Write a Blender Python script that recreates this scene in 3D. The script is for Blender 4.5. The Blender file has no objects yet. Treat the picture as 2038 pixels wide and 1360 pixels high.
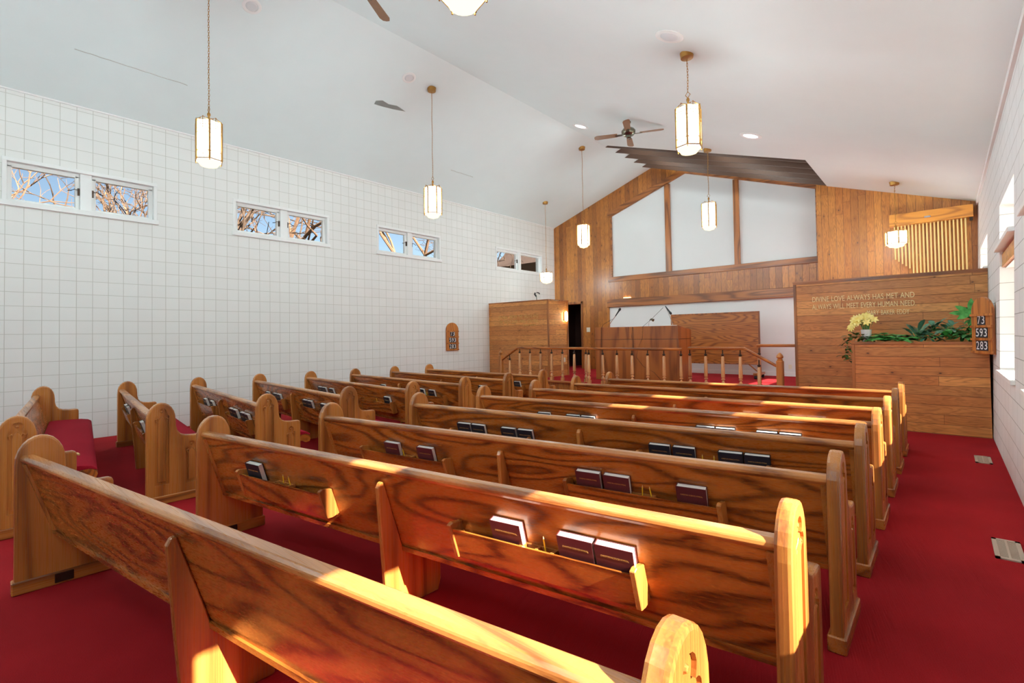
import bpy, bmesh, math, random
from mathutils import Vector, Matrix
random.seed(7)
C = bpy.context.scene.collection
PI = math.pi

# ------------------------------------------------------------------ helpers
class MB:
    def __init__(s): s.bm = bmesh.new()
    def face(s, pts):
        vs = [s.bm.verts.new(p) for p in pts]
        return s.bm.faces.new(vs)
    def prism(s, base, off):
        off = Vector(off); a = [s.bm.verts.new(p) for p in base]
        b = [s.bm.verts.new(Vector(p) + off) for p in base]
        n = len(a)
        fs = [s.bm.faces.new(a), s.bm.faces.new(b[::-1])]
        for i in range(n):
            fs.append(s.bm.faces.new((a[i], b[i], b[(i+1) % n], a[(i+1) % n])))
        return fs
    def box(s, x0, x1, y0, y1, z0, z1):
        s.prism([(x0,y0,z0),(x1,y0,z0),(x1,y1,z0),(x0,y1,z0)], (0,0,z1-z0)); return s
    def pxz(s, poly, y0, y1): s.prism([(x,y0,z) for x, z in poly], (0,y1-y0,0)); return s
    def pyz(s, poly, x0, x1): s.prism([(x0,y,z) for y, z in poly], (x1-x0,0,0)); return s
    def pxy(s, poly, z0, z1): s.prism([(x,y,z0) for x, y in poly], (0,0,z1-z0)); return s
    def cone(s, p0, p1, r0, r1=None, n=8, caps=True):
        p0, p1 = Vector(p0), Vector(p1); r1 = r0 if r1 is None else r1
        d = p1 - p0
        if d.length < 1e-6: return s
        q = d.to_track_quat('Z', 'Y'); A = []; B = []
        for i in range(n):
            a = 2*PI*i/n; v = Vector((math.cos(a), math.sin(a), 0))
            A.append(s.bm.verts.new(p0 + q @ (v*r0))); B.append(s.bm.verts.new(p1 + q @ (v*r1)))
        for i in range(n): s.bm.faces.new((A[i], A[(i+1)%n], B[(i+1)%n], B[i]))
        if caps: s.bm.faces.new(A[::-1]); s.bm.faces.new(B)
        return s
    def tube(s, pts, r, n=6):
        pts = [Vector(p) for p in pts]; rings = []
        for i, p in enumerate(pts):
            d = pts[min(i+1, len(pts)-1)] - pts[max(i-1, 0)]
            q = d.to_track_quat('Z', 'Y')
            rr = r[i] if isinstance(r, (list, tuple)) else r
            rings.append([s.bm.verts.new(p + q @ Vector((rr*math.cos(2*PI*k/n), rr*math.sin(2*PI*k/n), 0))) for k in range(n)])
        for a, b in zip(rings, rings[1:]):
            # align the rings so that tubes do not twist
            j = min(range(n), key=lambda j: (b[j].co - a[0].co - (pts[1]-pts[0])*0).length)
            b[:] = b[j:] + b[:j]
            for k in range(n): s.bm.faces.new((a[k], a[(k+1)%n], b[(k+1)%n], b[k]))
        s.bm.faces.new(rings[0][::-1]); s.bm.faces.new(rings[-1])
        return s
    def lathe(s, prof, c=(0,0,0), n=16):
        c = Vector(c); R = []
        for r, z in prof:
            R.append([s.bm.verts.new(c + Vector((max(r,1e-4)*math.cos(2*PI*k/n), max(r,1e-4)*math.sin(2*PI*k/n), z))) for k in range(n)])
        for a, b in zip(R, R[1:]):
            for k in range(n): s.bm.faces.new((a[k], a[(k+1)%n], b[(k+1)%n], b[k]))
        s.bm.faces.new(R[0][::-1]); s.bm.faces.new(R[-1])
        return s
    def leaf(s, p, d, up, L, w, droop=.3, fold=.15, n=4, tip=1.0):
        p = Vector(p); d = Vector(d).normalized(); up = Vector(up)
        side = d.cross(up)
        if side.length < 1e-4: side = Vector((1,0,0))
        side.normalize(); up = side.cross(d).normalized(); prev = None
        for i in range(n+1):
            t = i/n; c = p + d*(L*t) - Vector((0,0,1))*(droop*L*t*t)
            hw = w*.5*math.sin(PI*min(1, (t*.92+.06)))**.8*(1 if tip else 1)
            if i == n: hw = w*.03
            row = [s.bm.verts.new(c - side*hw + up*(fold*hw)), s.bm.verts.new(c), s.bm.verts.new(c + side*hw + up*(fold*hw))]
            if prev:
                s.bm.faces.new((prev[0], prev[1], row[1], row[0])); s.bm.faces.new((prev[1], prev[2], row[2], row[1]))
            prev = row
        return s
    def xf(s, M):
        bmesh.ops.transform(s.bm, matrix=M, verts=s.bm.verts[:]); return s
    def bevel(s, w, seg=1, ang=30):
        bmesh.ops.recalc_face_normals(s.bm, faces=s.bm.faces[:])
        es = [e for e in s.bm.edges if len(e.link_faces) == 2 and e.calc_face_angle(0) > math.radians(ang)]
        bmesh.ops.bevel(s.bm, geom=es, offset=w, segments=seg, profile=.6, affect='EDGES', clamp_overlap=True)
        return s
    def mesh(s, name, m, smooth=0):
        bmesh.ops.recalc_face_normals(s.bm, faces=s.bm.faces[:])
        me = bpy.data.meshes.new(name); s.bm.to_mesh(me); s.bm.free()
        if m: me.materials.append(m)
        if smooth:
            for p in me.polygons: p.use_smooth = True
            try: me.set_sharp_from_angle(angle=math.radians(smooth))
            except Exception: pass
        return me
    def build(s, name, m, parent=None, smooth=0, local=False, keep=False):
        me = s.mesh(name, m, smooth)
        o = bpy.data.objects.new(name, me); C.objects.link(o)
        if parent is not None:
            if not local: me.transform(Matrix.Translation(-wloc(parent)))
            o.parent = parent
        elif not keep:
            lo = Vector((min(v.co.x for v in me.vertices), min(v.co.y for v in me.vertices), min(v.co.z for v in me.vertices)))
            hi = Vector((max(v.co.x for v in me.vertices), max(v.co.y for v in me.vertices), 0))
            c = Vector(((lo.x+hi.x)/2, (lo.y+hi.y)/2, lo.z))
            me.transform(Matrix.Translation(-c)); o.location = c
        return o

def wloc(o):
    v = Vector((0,0,0))
    while o is not None: v += o.location; o = o.parent
    return v
def tag(o, label, cat=None, group=None, kind=None):
    o['label'] = label
    if cat: o['category'] = cat
    if group: o['group'] = group
    if kind: o['kind'] = kind
    return o
def thing(name, label, cat, loc, group=None, rot=None):
    o = bpy.data.objects.new(name, None); C.objects.link(o); o.location = loc
    o.empty_display_size = .1
    if rot is not None: o.rotation_euler = rot
    return tag(o, label, cat, group)
def struct(mb, name, m, label=None, smooth=0):
    o = mb.build(name, m, keep=True, smooth=smooth); o['kind'] = 'structure'
    if label: o['label'] = label
    return o
def link_mesh(name, me, parent, loc=(0,0,0), rot=None):
    o = bpy.data.objects.new(name, me); C.objects.link(o); o.parent = parent; o.location = loc
    if rot is not None: o.rotation_euler = rot
    return o
def dup(root, label=None, group=None):
    r = root.copy(); C.objects.link(r)
    if label: r['label'] = label
    if group: r['group'] = group
    for ch in root.children:
        c = ch.copy(); C.objects.link(c); c.parent = r
        for g in ch.children:
            d = g.copy(); C.objects.link(d); d.parent = c
    return r
def text_mesh(txt, size, m, depth=.004, sx=1.0, align='LEFT', space=1.0, word=1.0):
    cu = bpy.data.curves.new('lettering', 'FONT'); cu.body = txt; cu.size = size; cu.extrude = depth
    cu.align_x = align; cu.space_character = space; cu.space_word = word; cu.resolution_u = 3
    o = bpy.data.objects.new('tmp_text', cu); C.objects.link(o)
    dg = bpy.context.evaluated_depsgraph_get()
    me = bpy.data.meshes.new_from_object(o.evaluated_get(dg))
    bpy.data.objects.remove(o); bpy.data.curves.remove(cu)
    me.materials.clear(); me.materials.append(m)
    me.transform(Matrix.Diagonal((sx,1,1,1)))
    return me
def lin(r, g, b):
    f = lambda c: (c/255/12.92) if c/255 <= .04045 else ((c/255+.055)/1.055)**2.4
    return (f(r), f(g), f(b), 1)

# ------------------------------------------------------------------ materials
class N:
    def __init__(s, name):
        s.m = bpy.data.materials.new(name); s.m.use_nodes = True; s.t = s.m.node_tree
        s.t.nodes.clear(); s.out = s.t.nodes.new('ShaderNodeOutputMaterial')
    def n(s, typ, ins=None, **kw):
        x = s.t.nodes.new('ShaderNode'+typ)
        for k, v in kw.items(): setattr(x, k, v)
        for k, v in (ins or {}).items(): s.put(x, k, v)
        return x
    def put(s, x, k, v):
        i = x.inputs[k]
        if isinstance(v, bpy.types.NodeSocket): s.t.links.new(v, i)
        elif isinstance(v, bpy.types.Node): s.t.links.new(v.outputs[0], i)
        else: i.default_value = v
    def math(s, op, a, b=0.0, c=0.0, clamp=False):
        x = s.n('Math', operation=op); x.use_clamp = clamp
        s.put(x, 0, a); s.put(x, 1, b)
        if op in ('MULTIPLY_ADD', 'SMOOTH_MIN', 'COMPARE'): s.put(x, 2, c)
        return x.outputs[0]
    def mix(s, f, a, b, blend='MIX'):
        x = s.n('Mix', data_type='RGBA', blend_type=blend)
        s.put(x, 0, f); s.put(x, 6, a); s.put(x, 7, b)
        return x.outputs[2]
    def rng(s, v, a, b, c=0.0, d=1.0):
        x = s.n('MapRange', {0: v, 1: a, 2: b, 3: c, 4: d}); return x.outputs[0]
    def bsdf(s, **ins):
        b = s.n('BsdfPrincipled'); 
        for k, v in ins.items(): s.put(b, k.replace('_', ' '), v)
        s.t.links.new(b.outputs[0], s.out.inputs[0]); return b
    def obj(s):
        tc = s.n('TexCoord'); return tc.outputs['Object']
def plain(name, col, rough=.5, metal=0.0, spec=.5, var=0.0, scale=8.0, bump=0.0):
    n = N(name)
    c = col
    nz = n.n('TexNoise', {'Vector': n.obj(), 'Scale': scale, 'Detail': 3.0})
    if var:
        d = tuple(x*(1-var) for x in col[:3])+(1,); c = n.mix(nz.outputs[0], d, tuple(min(1, x*(1+var*.6)) for x in col[:3])+(1,))
    b = n.bsdf(Base_Color=c, Roughness=rough, Metallic=metal)
    n.put(b, 'Specular IOR Level', spec)
    if bump:
        bp = n.n('Bump', {'Strength': bump, 'Distance': .01, 'Height': nz.outputs[0]}); n.put(b, 'Normal', bp)
    return n.m
def emit(name, col, strength):
    n = N(name); e = n.n('Emission', {'Color': col, 'Strength': strength})
    n.t.links.new(e.outputs[0], n.out.inputs[0]); return n.m
def oak(name, axis, light, mid, dark, rough=.27, freq=46.0, scale=1.0, along=.36):
    n = N(name); v = n.obj()
    oi = n.n('ObjectInfo')
    off = n.n('CombineXYZ', {0: n.math('MULTIPLY', oi.outputs['Random'], 37.0), 1: n.math('MULTIPLY', oi.outputs['Random'], 11.0), 2: n.math('MULTIPLY', oi.outputs['Random'], 23.0)})
    va = n.n('VectorMath', {0: v, 1: off}, operation='ADD')
    st = [3.4*scale, 3.4*scale, 3.4*scale]; st['XYZ'.index(axis)] = along*scale
    mp = n.n('VectorMath', {0: va, 1: tuple(st)}, operation='MULTIPLY')
    n1 = n.n('TexNoise', {'Vector': mp, 'Scale': 1.0, 'Detail': 1.6, 'Roughness': .45, 'Distortion': .2})
    ring = n.math('SINE', n.math('MULTIPLY', n1.outputs[0], freq*1.75))
    ring = n.math('POWER', n.math('MULTIPLY_ADD', ring, .5, .5), 2.2)
    st2 = [150*scale]*3; st2['XYZ'.index(axis)] = 2.2*scale
    mp2 = n.n('VectorMath', {0: va, 1: tuple(st2)}, operation='MULTIPLY')
    n2 = n.n('TexNoise', {'Vector': mp2, 'Scale': 1.0, 'Detail': 2.0})
    st3 = [1.6]*3; st3['XYZ'.index(axis)] = .5
    mp3 = n.n('VectorMath', {0: va, 1: tuple(st3)}, operation='MULTIPLY')
    n3 = n.n('TexNoise', {'Vector': mp3, 'Scale': 1.0, 'Detail': 1.0})
    c = n.mix(n3.outputs[0], mid, light)
    c = n.mix(n.math('MULTIPLY', ring, n.rng(n2.outputs[0],   .3, .65, .5, .95)), c, dark)
    c = n.mix(n.rng(n2.outputs[0], .55, .75, 0, .35), c, dark)
    b = n.bsdf(Base_Color=c, Roughness=n.rng(n2.outputs[0], .3, .7, rough-.05, rough+.1))
    n.put(b, 'Specular IOR Level', .5); n.put(b, 'Coat Weight', .25); n.put(b, 'Coat Roughness', .16)
    bp = n.n('Bump', {'Strength': .06, 'Distance': .004, 'Height': ring}); n.put(b, 'Normal', bp)
    return n.m
def planks(name, across, width, light, mid, dark, rough=.4, off=0.0, length=2.7, knots=1.0, coat=.15):
    n = N(name); v = n.obj(); sp = n.n('SeparateXYZ', {0: v}); X, Y, Z = sp.outputs
    xy = n.math('ADD', X, Y)
    A, L = (xy, Z) if across == 'X' else (Z, xy)
    a = n.math('DIVIDE', n.math('ADD', A, off+50.0), width)
    idx = n.math('FLOOR', a); fr = n.math('FRACT', a)
    r1 = n.n('TexWhiteNoise', {'W': idx}, noise_dimensions='1D').outputs[0]
    sg = n.math('ADD', n.math('DIVIDE', L, length), n.math('MULTIPLY', r1, 7.0))
    si = n.math('FLOOR', sg); sf = n.math('FRACT', sg)
    r2 = n.n('TexWhiteNoise', {'W': n.math('MULTIPLY_ADD', si, 17.31, idx)}, noise_dimensions='1D').outputs[0]
    gv = n.n('CombineXYZ', {0: n.math('MULTIPLY', A, 13.0), 1: n.math('MULTIPLY', L, 1.3), 2: n.math('MULTIPLY', r2, 40.0)})
    g1 = n.n('TexNoise', {'Vector': gv, 'Scale': 1.0, 'Detail': 3.0, 'Distortion': .5})
    ring = n.math('POWER', n.math('MULTIPLY_ADD', n.math('SINE', n.math('MULTIPLY', g1.outputs[0], 62.0)), .5, .5), 2.0)
    gv2 = n.n('CombineXYZ', {0: n.math('MULTIPLY', A, 6.5), 1: n.math('MULTIPLY', L, 3.4), 2: n.math('MULTIPLY', r2, 31.0)})
    vo = n.n('TexVoronoi', {'Vector': gv2, 'Scale': 1.0, 'Randomness': 1.0})
    kn = n.rng(vo.outputs['Distance'], .035, .085, 1, 0)
    kn2 = n.rng(vo.outputs['Distance'], .06, .30, .5, 0)
    c = n.mix(r2, mid, light)
    c = n.mix(n.math('MULTIPLY', n.math('GREATER_THAN', r1, .78), .35), c, dark)
    c = n.mix(n.math('MULTIPLY', ring, .42), c, dark)
    n5 = n.n('TexNoise', {'Vector': v, 'Scale': 2.1, 'Detail': 2.0})
    c = n.mix(n.rng(n5.outputs[0], .5, .8, 0, .3), c, dark)
    c = n.mix(n.math('MULTIPLY', kn2, knots*.8), c, dark)
    kd = tuple(x*.22 for x in dark[:3])+(1,)
    c = n.mix(n.math('MULTIPLY', kn, knots*.9), c, kd)
    gp = n.math('MULTIPLY', n.rng(fr, .0, .035), n.rng(fr, .965, 1.0, 1, 0))
    gp = n.math('MULTIPLY', gp, n.rng(sf, 0, .0025))
    c = n.mix(gp, kd, c)
    b = n.bsdf(Base_Color=c, Roughness=n.math('MULTIPLY_ADD', ring, .08, rough))
    n.put(b, 'Coat Weight', coat); n.put(b, 'Coat Roughness', .25)
    bp = n.n('Bump', {'Strength': .5, 'Distance': .006, 'Height': gp}); n.put(b, 'Normal', bp)
    return n.m
def blocks(name, hcoord, bw, rh, offset, hoff, col, mortar):
    n = N(name); sp = n.n('SeparateXYZ', {0: n.obj()})
    v = n.n('CombineXYZ', {0: n.math('ADD', sp.outputs[hcoord], hoff), 1: sp.outputs[2], 2: 0.0})
    br = n.n('TexBrick', {'Vector': v, 'Color1': col, 'Color2': tuple(x*.97 for x in col[:3])+(1,), 'Mortar': mortar, 'Scale': 1.0,
        'Mortar Size': .0042, 'Mortar Smooth': .35, 'Brick Width': bw, 'Row Height': rh}, offset=offset, offset_frequency=2, squash=1.0)
    nz = n.n('TexNoise', {'Vector': n.obj(), 'Scale': 55.0, 'Detail': 4.0})
    n2 = n.n('TexNoise', {'Vector': n.obj(), 'Scale': 1.1, 'Detail': 3.0})
    c = n.mix(n.rng(n2.outputs[0], .45, .8, 0, .12), br.outputs[0], tuple(x*.82 for x in col[:3])+(1,))
    b = n.bsdf(Base_Color=c, Roughness=.62)
    h = n.math('ADD', n.math('MULTIPLY', br.outputs['Fac'], -1.0), n.math('MULTIPLY', nz.outputs[0], .16))
    n.put(b, 'Normal', n.n('Bump', {'Strength': .5, 'Distance': .006, 'Height': h}))
    return n.m

M = {}
# oak of the pews: grain along the length (X), or upright (Z)
OL, OM, OD = lin(198,118,48), lin(166,88,30), lin(84,38,13)
M['oakx'] = oak('oak_lengthwise', 'X', OL, OM, OD)
M['oakz'] = oak('oak_upright', 'Z', lin(200,132,64), lin(178,108,48), lin(128,72,30), freq=16, along=.16)
M['oaky'] = oak('oak_crosswise', 'Y', lin(196,126,60), lin(170,100,42), lin(104,54,22), freq=30)
M['oakedge'] = oak('oak_worn_edge', 'X', lin(206,140,76), lin(176,106,48), lin(116,62,26), rough=.3, freq=24)
M['board'] = oak('oak_veneer_sheet', 'X', lin(190,120,52), lin(164,94,36), lin(104,52,18), rough=.4, freq=60, scale=1.3)
M['cherry'] = oak('lectern_veneer', 'Z', lin(182,108,44), lin(158,84,30), lin(118,58,20), rough=.34, freq=14)
M['golden'] = oak('golden_oak', 'X', lin(214,140,48), lin(196,120,34), lin(150,84,20), rough=.38, freq=30)
M['hymn'] = oak('hymn_board_oak', 'Z', lin(206,132,62), lin(184,106,44), lin(134,70,26), rough=.4, freq=36)
M['pine_v'] = planks('pine_upright_planks', 'X', .148, lin(192,120,50), lin(162,94,34), lin(92,48,16), rough=.33, coat=.35)
M['pine_r'] = planks('pine_upright_golden', 'X', .142, lin(204,132,54), lin(182,108,38), lin(112,60,20), rough=.4)
M['pine_h'] = planks('pine_level_planks', 'Z', .137, lin(228,156,82), lin(200,124,60), lin(128,68,28), rough=.42)
M['pine_t'] = oak('pine_trim', 'X', lin(176,108,50), lin(150,84,36), lin(92,48,20), rough=.4, freq=24)
M['pine_tz'] = oak('pine_trim_upright', 'Z', lin(176,108,50), lin(150,84,36), lin(92,48,20), rough=.4, freq=24)
M['block_l'] = blocks('painted_scored_block', 1, .1935, .2045, 0.0, -.494+.1935*40, lin(231,229,224), lin(196,192,182))
M['block_r'] = blocks('painted_block_courses', 1, .4064, .2045, .5, 20.0, lin(231,230,228), lin(166,162,156))
M['ceil'] = plain('white_ceiling_plaster', lin(228,238,237), .75, var=.03, scale=2.0, bump=.05)
M['white'] = plain('white_trim_paint', lin(236,235,232), .45, var=.02)
M['panel'] = plain('white_panel_board', lin(226,226,224), .6, var=.05, scale=.8)
M['peel'] = plain('bare_grey_plaster', lin(186,186,180), .8, var=.1)
M['louver'] = plain('dark_brown_stain', lin(88,62,48), .45, var=.15, scale=5)
M['red'] = None
def carpet(name, a, b_):
    n = N(name); v = n.obj()
    f = n.n('TexNoise', {'Vector': v, 'Scale': 260.0, 'Detail': 2.0})
    g = n.n('TexNoise', {'Vector': v, 'Scale': 1.4, 'Detail': 4.0})
    sp = n.n('SeparateXYZ', {0: v})
    rib = n.math('SINE', n.math('MULTIPLY', n.math('ADD', sp.outputs[0], n.math('MULTIPLY', sp.outputs[1], .25)), 520.0))
    k = n.math('ADD', n.math('MULTIPLY', f.outputs[0], .55), n.math('MULTIPLY', g.outputs[0], .5))
    c = n.mix(n.rng(k, .3, .75), a, b_)
    b = n.bsdf(Base_Color=c, Roughness=.95); n.put(b, 'Specular IOR Level', .15)
    
    h = n.math('ADD', f.outputs[0], n.math('MULTIPLY', rib, .25))
    n.put(b, 'Normal', n.n('Bump', {'Strength': .35, 'Distance': .004, 'Height': h}))
    return n.m
M['red'] = carpet('red_carpet', lin(132,16,22), lin(172,29,36))
M['cush'] = carpet('red_cushion_cloth', lin(142,16,34), lin(172,28,48))
M['brass'] = plain('aged_brass', lin(176,128,66), .38, metal=.85, var=.2, scale=30)
M['bronze'] = plain('dark_bronze', lin(64,48,38), .4, metal=.7)
M['fanmetal'] = plain('antique_fan_metal', lin(120,116,100), .25, metal=.9, var=.4, scale=40)
M['black'] = plain('black_plastic', lin(24,24,26), .5)
M['cord'] = plain('black_cord', lin(30,22,20), .6)
M['chrome'] = plain('chrome', lin(200,200,200), .2, metal=1)
M['shade'] = emit('lit_lantern_glass', (.76, .945, 1.0, 1), 37.0)
M['dish'] = emit('lit_amber_glass', (1.0, .78, .36, 1), 1.15)
M['lamp'] = emit('lit_recessed_lamp', (.90, .97, 1.0, 1), 40.0)
M['fill'] = emit('added_fill_glow', (.80, .97, 1.0, 1), 110.0)  # glow of the unseen lamps added above the louvres
M['warm'] = emit('lit_warm_tube', (1.0, .80, .45, 1), 14.0)
M['paper'] = plain('page_edges', lin(236,234,228), .7, var=.05, scale=60)
M['maroon'] = plain('maroon_lit_book_cloth', lin(92,42,44), .42, var=.25, scale=40)  # colour holds the warm light on the nearer hymnals
M['navy'] = plain('navy_book_cloth', lin(30,36,46), .45, var=.25, scale=40)
M['gold'] = plain('gold_lettering', lin(226,176,96), .35, metal=.3)
M['letter'] = plain('cream_cut_letters', lin(244,218,156), .5)
M['letterd'] = plain('tan_cut_letters', lin(216,166,98), .5)
M['pencil'] = plain('yellow_pencil_paint', lin(236,196,40), .4)
M['pwood'] = plain('pencil_wood', lin(222,180,120), .6)
M['tileb'] = plain('dark_number_card', lin(36,36,46), .6)
M['num'] = plain('white_numerals', lin(240,240,238), .6)
M['plate'] = plain('ivory_plastic', lin(226,218,196), .4)
M['vent'] = plain('taupe_register_metal', lin(178,164,146), .5)
M['vdark'] = plain('register_slots', lin(110,100,90), .6)
M['spk'] = plain('speaker_grille', lin(214,214,214), .7)
M['dkwood'] = plain('dark_passage_panelling', lin(52,24,14), .5, var=.3, scale=4)
M['soil'] = plain('dark_soil', lin(40,28,20), .9, var=.3, scale=50)
def leafm(name, a, b_, rough=.45):
    n = N(name); f = n.n('TexNoise', {'Vector': n.obj(), 'Scale': 14.0, 'Detail': 3.0})
    b = n.bsdf(Base_Color=n.mix(n.rng(f.outputs[0], .3, .7), a, b_), Roughness=rough); return n.m
M['fern'] = leafm('bright_fern_green', lin(44,132,50), lin(110,200,104))
M['leafd'] = leafm('dark_glossy_leaf', lin(30,84,58), lin(88,146,118), .35)
M['leafm'] = leafm('mid_green_leaf', lin(40,106,48), lin(92,164,84))
M['ivy'] = leafm('ivy_green', lin(34,62,22), lin(96,128,60))
M['petal'] = leafm('yellow_petal', lin(232,206,96), lin(250,238,160), .6)
M['pot'] = plain('white_ceramic', lin(228,226,226), .35, var=.06, scale=16)
M['bark'] = plain('grey_brown_bark', lin(92,74,60), .9, var=.4, scale=12)
M['bark2'] = plain('tan_bark', lin(120,92,70), .9, var=.4, scale=12)
M['ground'] = plain('winter_grass', lin(120,112,84), .95, var=.3, scale=1.5)
M['reflector'] = plain('pale_sun_bounce', lin(226,224,218), .95, var=.1, scale=1.5)  # kept pale so the unseen ground bounces sunlight indoors
M['shingle'] = plain('brown_shingle', lin(74,58,50), .9, var=.3, scale=30)
M['siding'] = plain('pale_siding', lin(206,204,198), .8)
n = N('clear_window_glass')
lw = n.n('LayerWeight', {'Blend': .12})
tr = n.n('BsdfTransparent'); gl = n.n('BsdfGlossy', {'Roughness': .02})
mx = n.n('MixShader', {0: n.math('MULTIPLY', lw.outputs['Fresnel'], .6), 1: tr, 2: gl})
n.t.links.new(mx.outputs[0], n.out.inputs[0]); M['glass'] = n.m

# ------------------------------------------------------------------ the room
XL, YB, YF = -10.05, -6.2, 13.7
RX, RZ = -6.53, 6.395                                   # ridge line of the ceiling
ZL = lambda x: RZ + .346*(x - RX)
ZR = lambda x: RZ - .334*(x - RX)
ZR2 = lambda x: 6.772 - .348*(x + 5.44)
SX = -1.98                                              # right edge of the louvred opening
YO = 11.08
struct(MB().box(XL-.3, 1.0, YB-.3, YF+1.9, -.12, 0), 'floor', M['red'], 'red carpeted floor of the church hall')

# left wall with four window openings
LW = [(.49,2.275), (3.53,5.40), (6.66,8.57), (10.77,12.985)]
LZ0, LZ1 = 3.55, 4.145
w = MB(); T0 = XL-.25
w.box(T0, XL, YB-.3, YF+.3, 0, LZ0); w.box(T0, XL, YB-.3, YF+.3, LZ1, 5.5)
e = YB-.3
for a, b in LW + [(-4.4,-2.6)]*0:
    w.box(T0, XL, e, a, LZ0, LZ1); e = b
w.box(T0, XL, e, YF+.3, LZ0, LZ1)
struct(w, 'wall_left', M['block_l'], 'white painted block wall with four small high windows')
for i, (a, b) in enumerate(LW):
    f = MB(); t = .05
    # casing round the opening
    f.box(XL-.08, XL+.025, a-.03, b+.03, LZ1-.01, LZ1+.045); f.box(XL-.08, XL+.035, a-.05, b+.05, LZ0-.06, LZ0+.015)
    f.box(XL-.08, XL+.02, a-.03, a+.02, LZ0, LZ1); f.box(XL-.08, XL+.02, b-.02, b+.03, LZ0, LZ1)
    m = (a+b)/2
    f.box(XL-.16, XL-.02, m-.07, m+.07, LZ0, LZ1)
    for p, q in ((a+.02, m-.07), (m+.07, b-.02)):
        f.box(XL-.14, XL-.07, p, q, LZ0+.01, LZ0+.06); f.box(XL-.14, XL-.07, p, q, LZ1-.07, LZ1)
        f.box(XL-.14, XL-.07, p, p+.055, LZ0+.05, LZ1-.05); f.box(XL-.14, XL-.07, q-.055, q, LZ0+.05, LZ1-.05)
    o = struct(f.bevel(.004), 'window_%d' % (i+1), M['white'],
               ['white double window at the left end of the left wall', 'second white double window along the left wall',
                'third white double window along the left wall', 'white double window nearest the wooden altar wall, dark eave outside'][i])
    g = MB()
    for p, q in ((a+.07, m-.12), (m+.12, b-.07)): g.box(XL-.108, XL-.102, p, q, LZ0+.055, LZ1-.065)
    go = g.build('glass', M['glass'], o)
    for sgn in (-1, 1):
        l = MB(); yy = m + sgn*.085
        l.box(XL-.07, XL-.045, yy-.012, yy+.012, 3.80, 3.91)
        l.tube([(XL-.05,yy,3.88), (XL-.03,yy+sgn*.05,3.885), (XL-.04,yy+sgn*.09,3.86), (XL-.05,yy+sgn*.13,3.855)], .007)
        l.build('latch', M['bronze'], o)
struct(MB().box(XL-.01, XL+.03, YB, YF, 5.165, 5.225).bevel(.006), 'trim_1', M['white'], 'white strip of trim along the top of the left wall')

# right wall: leans outward by a hair; windows in pairs, tall below and low above
LEAN = .0235
XR = .46
def lean(mb):
    for v in mb.bm.verts: v.co.x += LEAN*max(v.co.z, 0)
    return mb
RW = [(.35,1.98), (3.95,5.72), (6.65,8.3), (10.56,12.5)]
TH = .30
w = MB(); X1 = XR+TH
w.box(XR, X1, YB-.3, YF+.3, 0, .98); w.box(XR, X1, YB-.3, YF+.3, 2.97, 4.25)
e = YB-.3
for a, b in RW:
    w.box(XR, X1, e, a, .98, 2.97); e = b
    w.box(XR+.05, X1, a, b, 2.22, 2.45)
w.box(XR, X1, e, YF+.3, .98, 2.97)
struct(lean(w), 'wall_right', M['block_r'], 'white painted block wall with tall windows on the right')
for i, (a, b) in enumerate(RW):
    f = MB(); F0, F1 = XR+.215, XR+.285
    for z0, z1, th in ((.99,2.22,.05), (2.46,2.97,.075)):
        f.box(F0, F1, a, b, z0, z0+.05); f.box(F0, F1, a, b, z1-th, z1)
        m = (a+b)/2
        for p, q in ((a, a+.06), (b-.06, b), (m-.04, m+.04)): f.box(F0-.02, F1, p, q, z0, z1)
    f.box(XR-.035, F0, a-.06, b+.06, .965, 1.005); f.box(XR-.05, F0, a-.06, b+.06, 2.42, 2.465)
    o = struct(lean(f).bevel(.004), 'window_%d' % (i+5), M['white'],
               ['white window in the right wall beside the camera',
                'white window in the right wall by the middle pews', 'white window in the right wall beside the hymn board',
                'white window in the right wall behind the tall plank screen'][i])
    g = MB(); m = (a+b)/2
    for z0, z1 in ((1.04,2.17), (2.51,2.9)):
        for p, q in ((a+.06, m-.04), (m+.04, b-.06)): g.box(XR+.248, XR+.253, p, q, z0, z1)
    lean(g).build('glass', M['glass'], o)
    lean(MB().box(XR+.02, XR+.05, a, b, 2.235, 2.385)).build('plank_header', M['golden'], o)
    if i >= 1:
        k = MB()
        for z in (2.66, 2.61): k.tube([(XR+.30,b-.10,z), (XR+.24,b-.16,z+.01), (XR+.22,b-.34,z)], .008)
        k.tube([(XR+.16,b-.18,1.06), (XR+.22,b-.12,1.09), (XR+.25,b-.3,1.06), (XR+.28,b-.5,1.075)], .008)
        lean(k).build('latch', M['bronze'], o)
struct(lean(MB().box(XR-.03, XR+.02, YB, 13.4, 3.95, 4.035)), 'trim_2', M['white'], 'white strip of trim along the top of the right wall')

# ceiling: left slope, ridge, right slope, with the louvred opening over the platform
c = MB()
def slab(poly): c.prism(poly, (0, 0, .12))
slab([(XL-.3,YB-.3,ZL(XL-.3)), (RX,YB-.3,RZ), (RX,YF+.3,RZ), (XL-.3,YF+.3,ZL(XL-.3))])
slab([(RX,YO,RZ), (-5.44,YO,ZL(-5.44)), (-5.44,YF+.3,ZL(-5.44)), (RX,YF+.3,RZ)])
slab([(RX,YB-.3,RZ), (1.1,YB-.3,ZR(1.1)), (1.1,YO,ZR(1.1)), (RX,YO,RZ)])
slab([(SX,YO,ZR(SX)), (1.1,YO,ZR(1.1)), (1.1,YF+.3,ZR(1.1)), (SX,YF+.3,ZR(SX))])
struct(c, 'ceiling', M['ceil'], 'white sloping plaster ceiling meeting at a ridge')
c = MB()
c.prism([(-5.44,YO,6.79), (SX-.05,YO,ZR2(SX)+.02), (SX-.05,YF+.3,ZR2(SX)+.02), (-5.44,YF+.3,6.79)], (0,0,.1))
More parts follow.
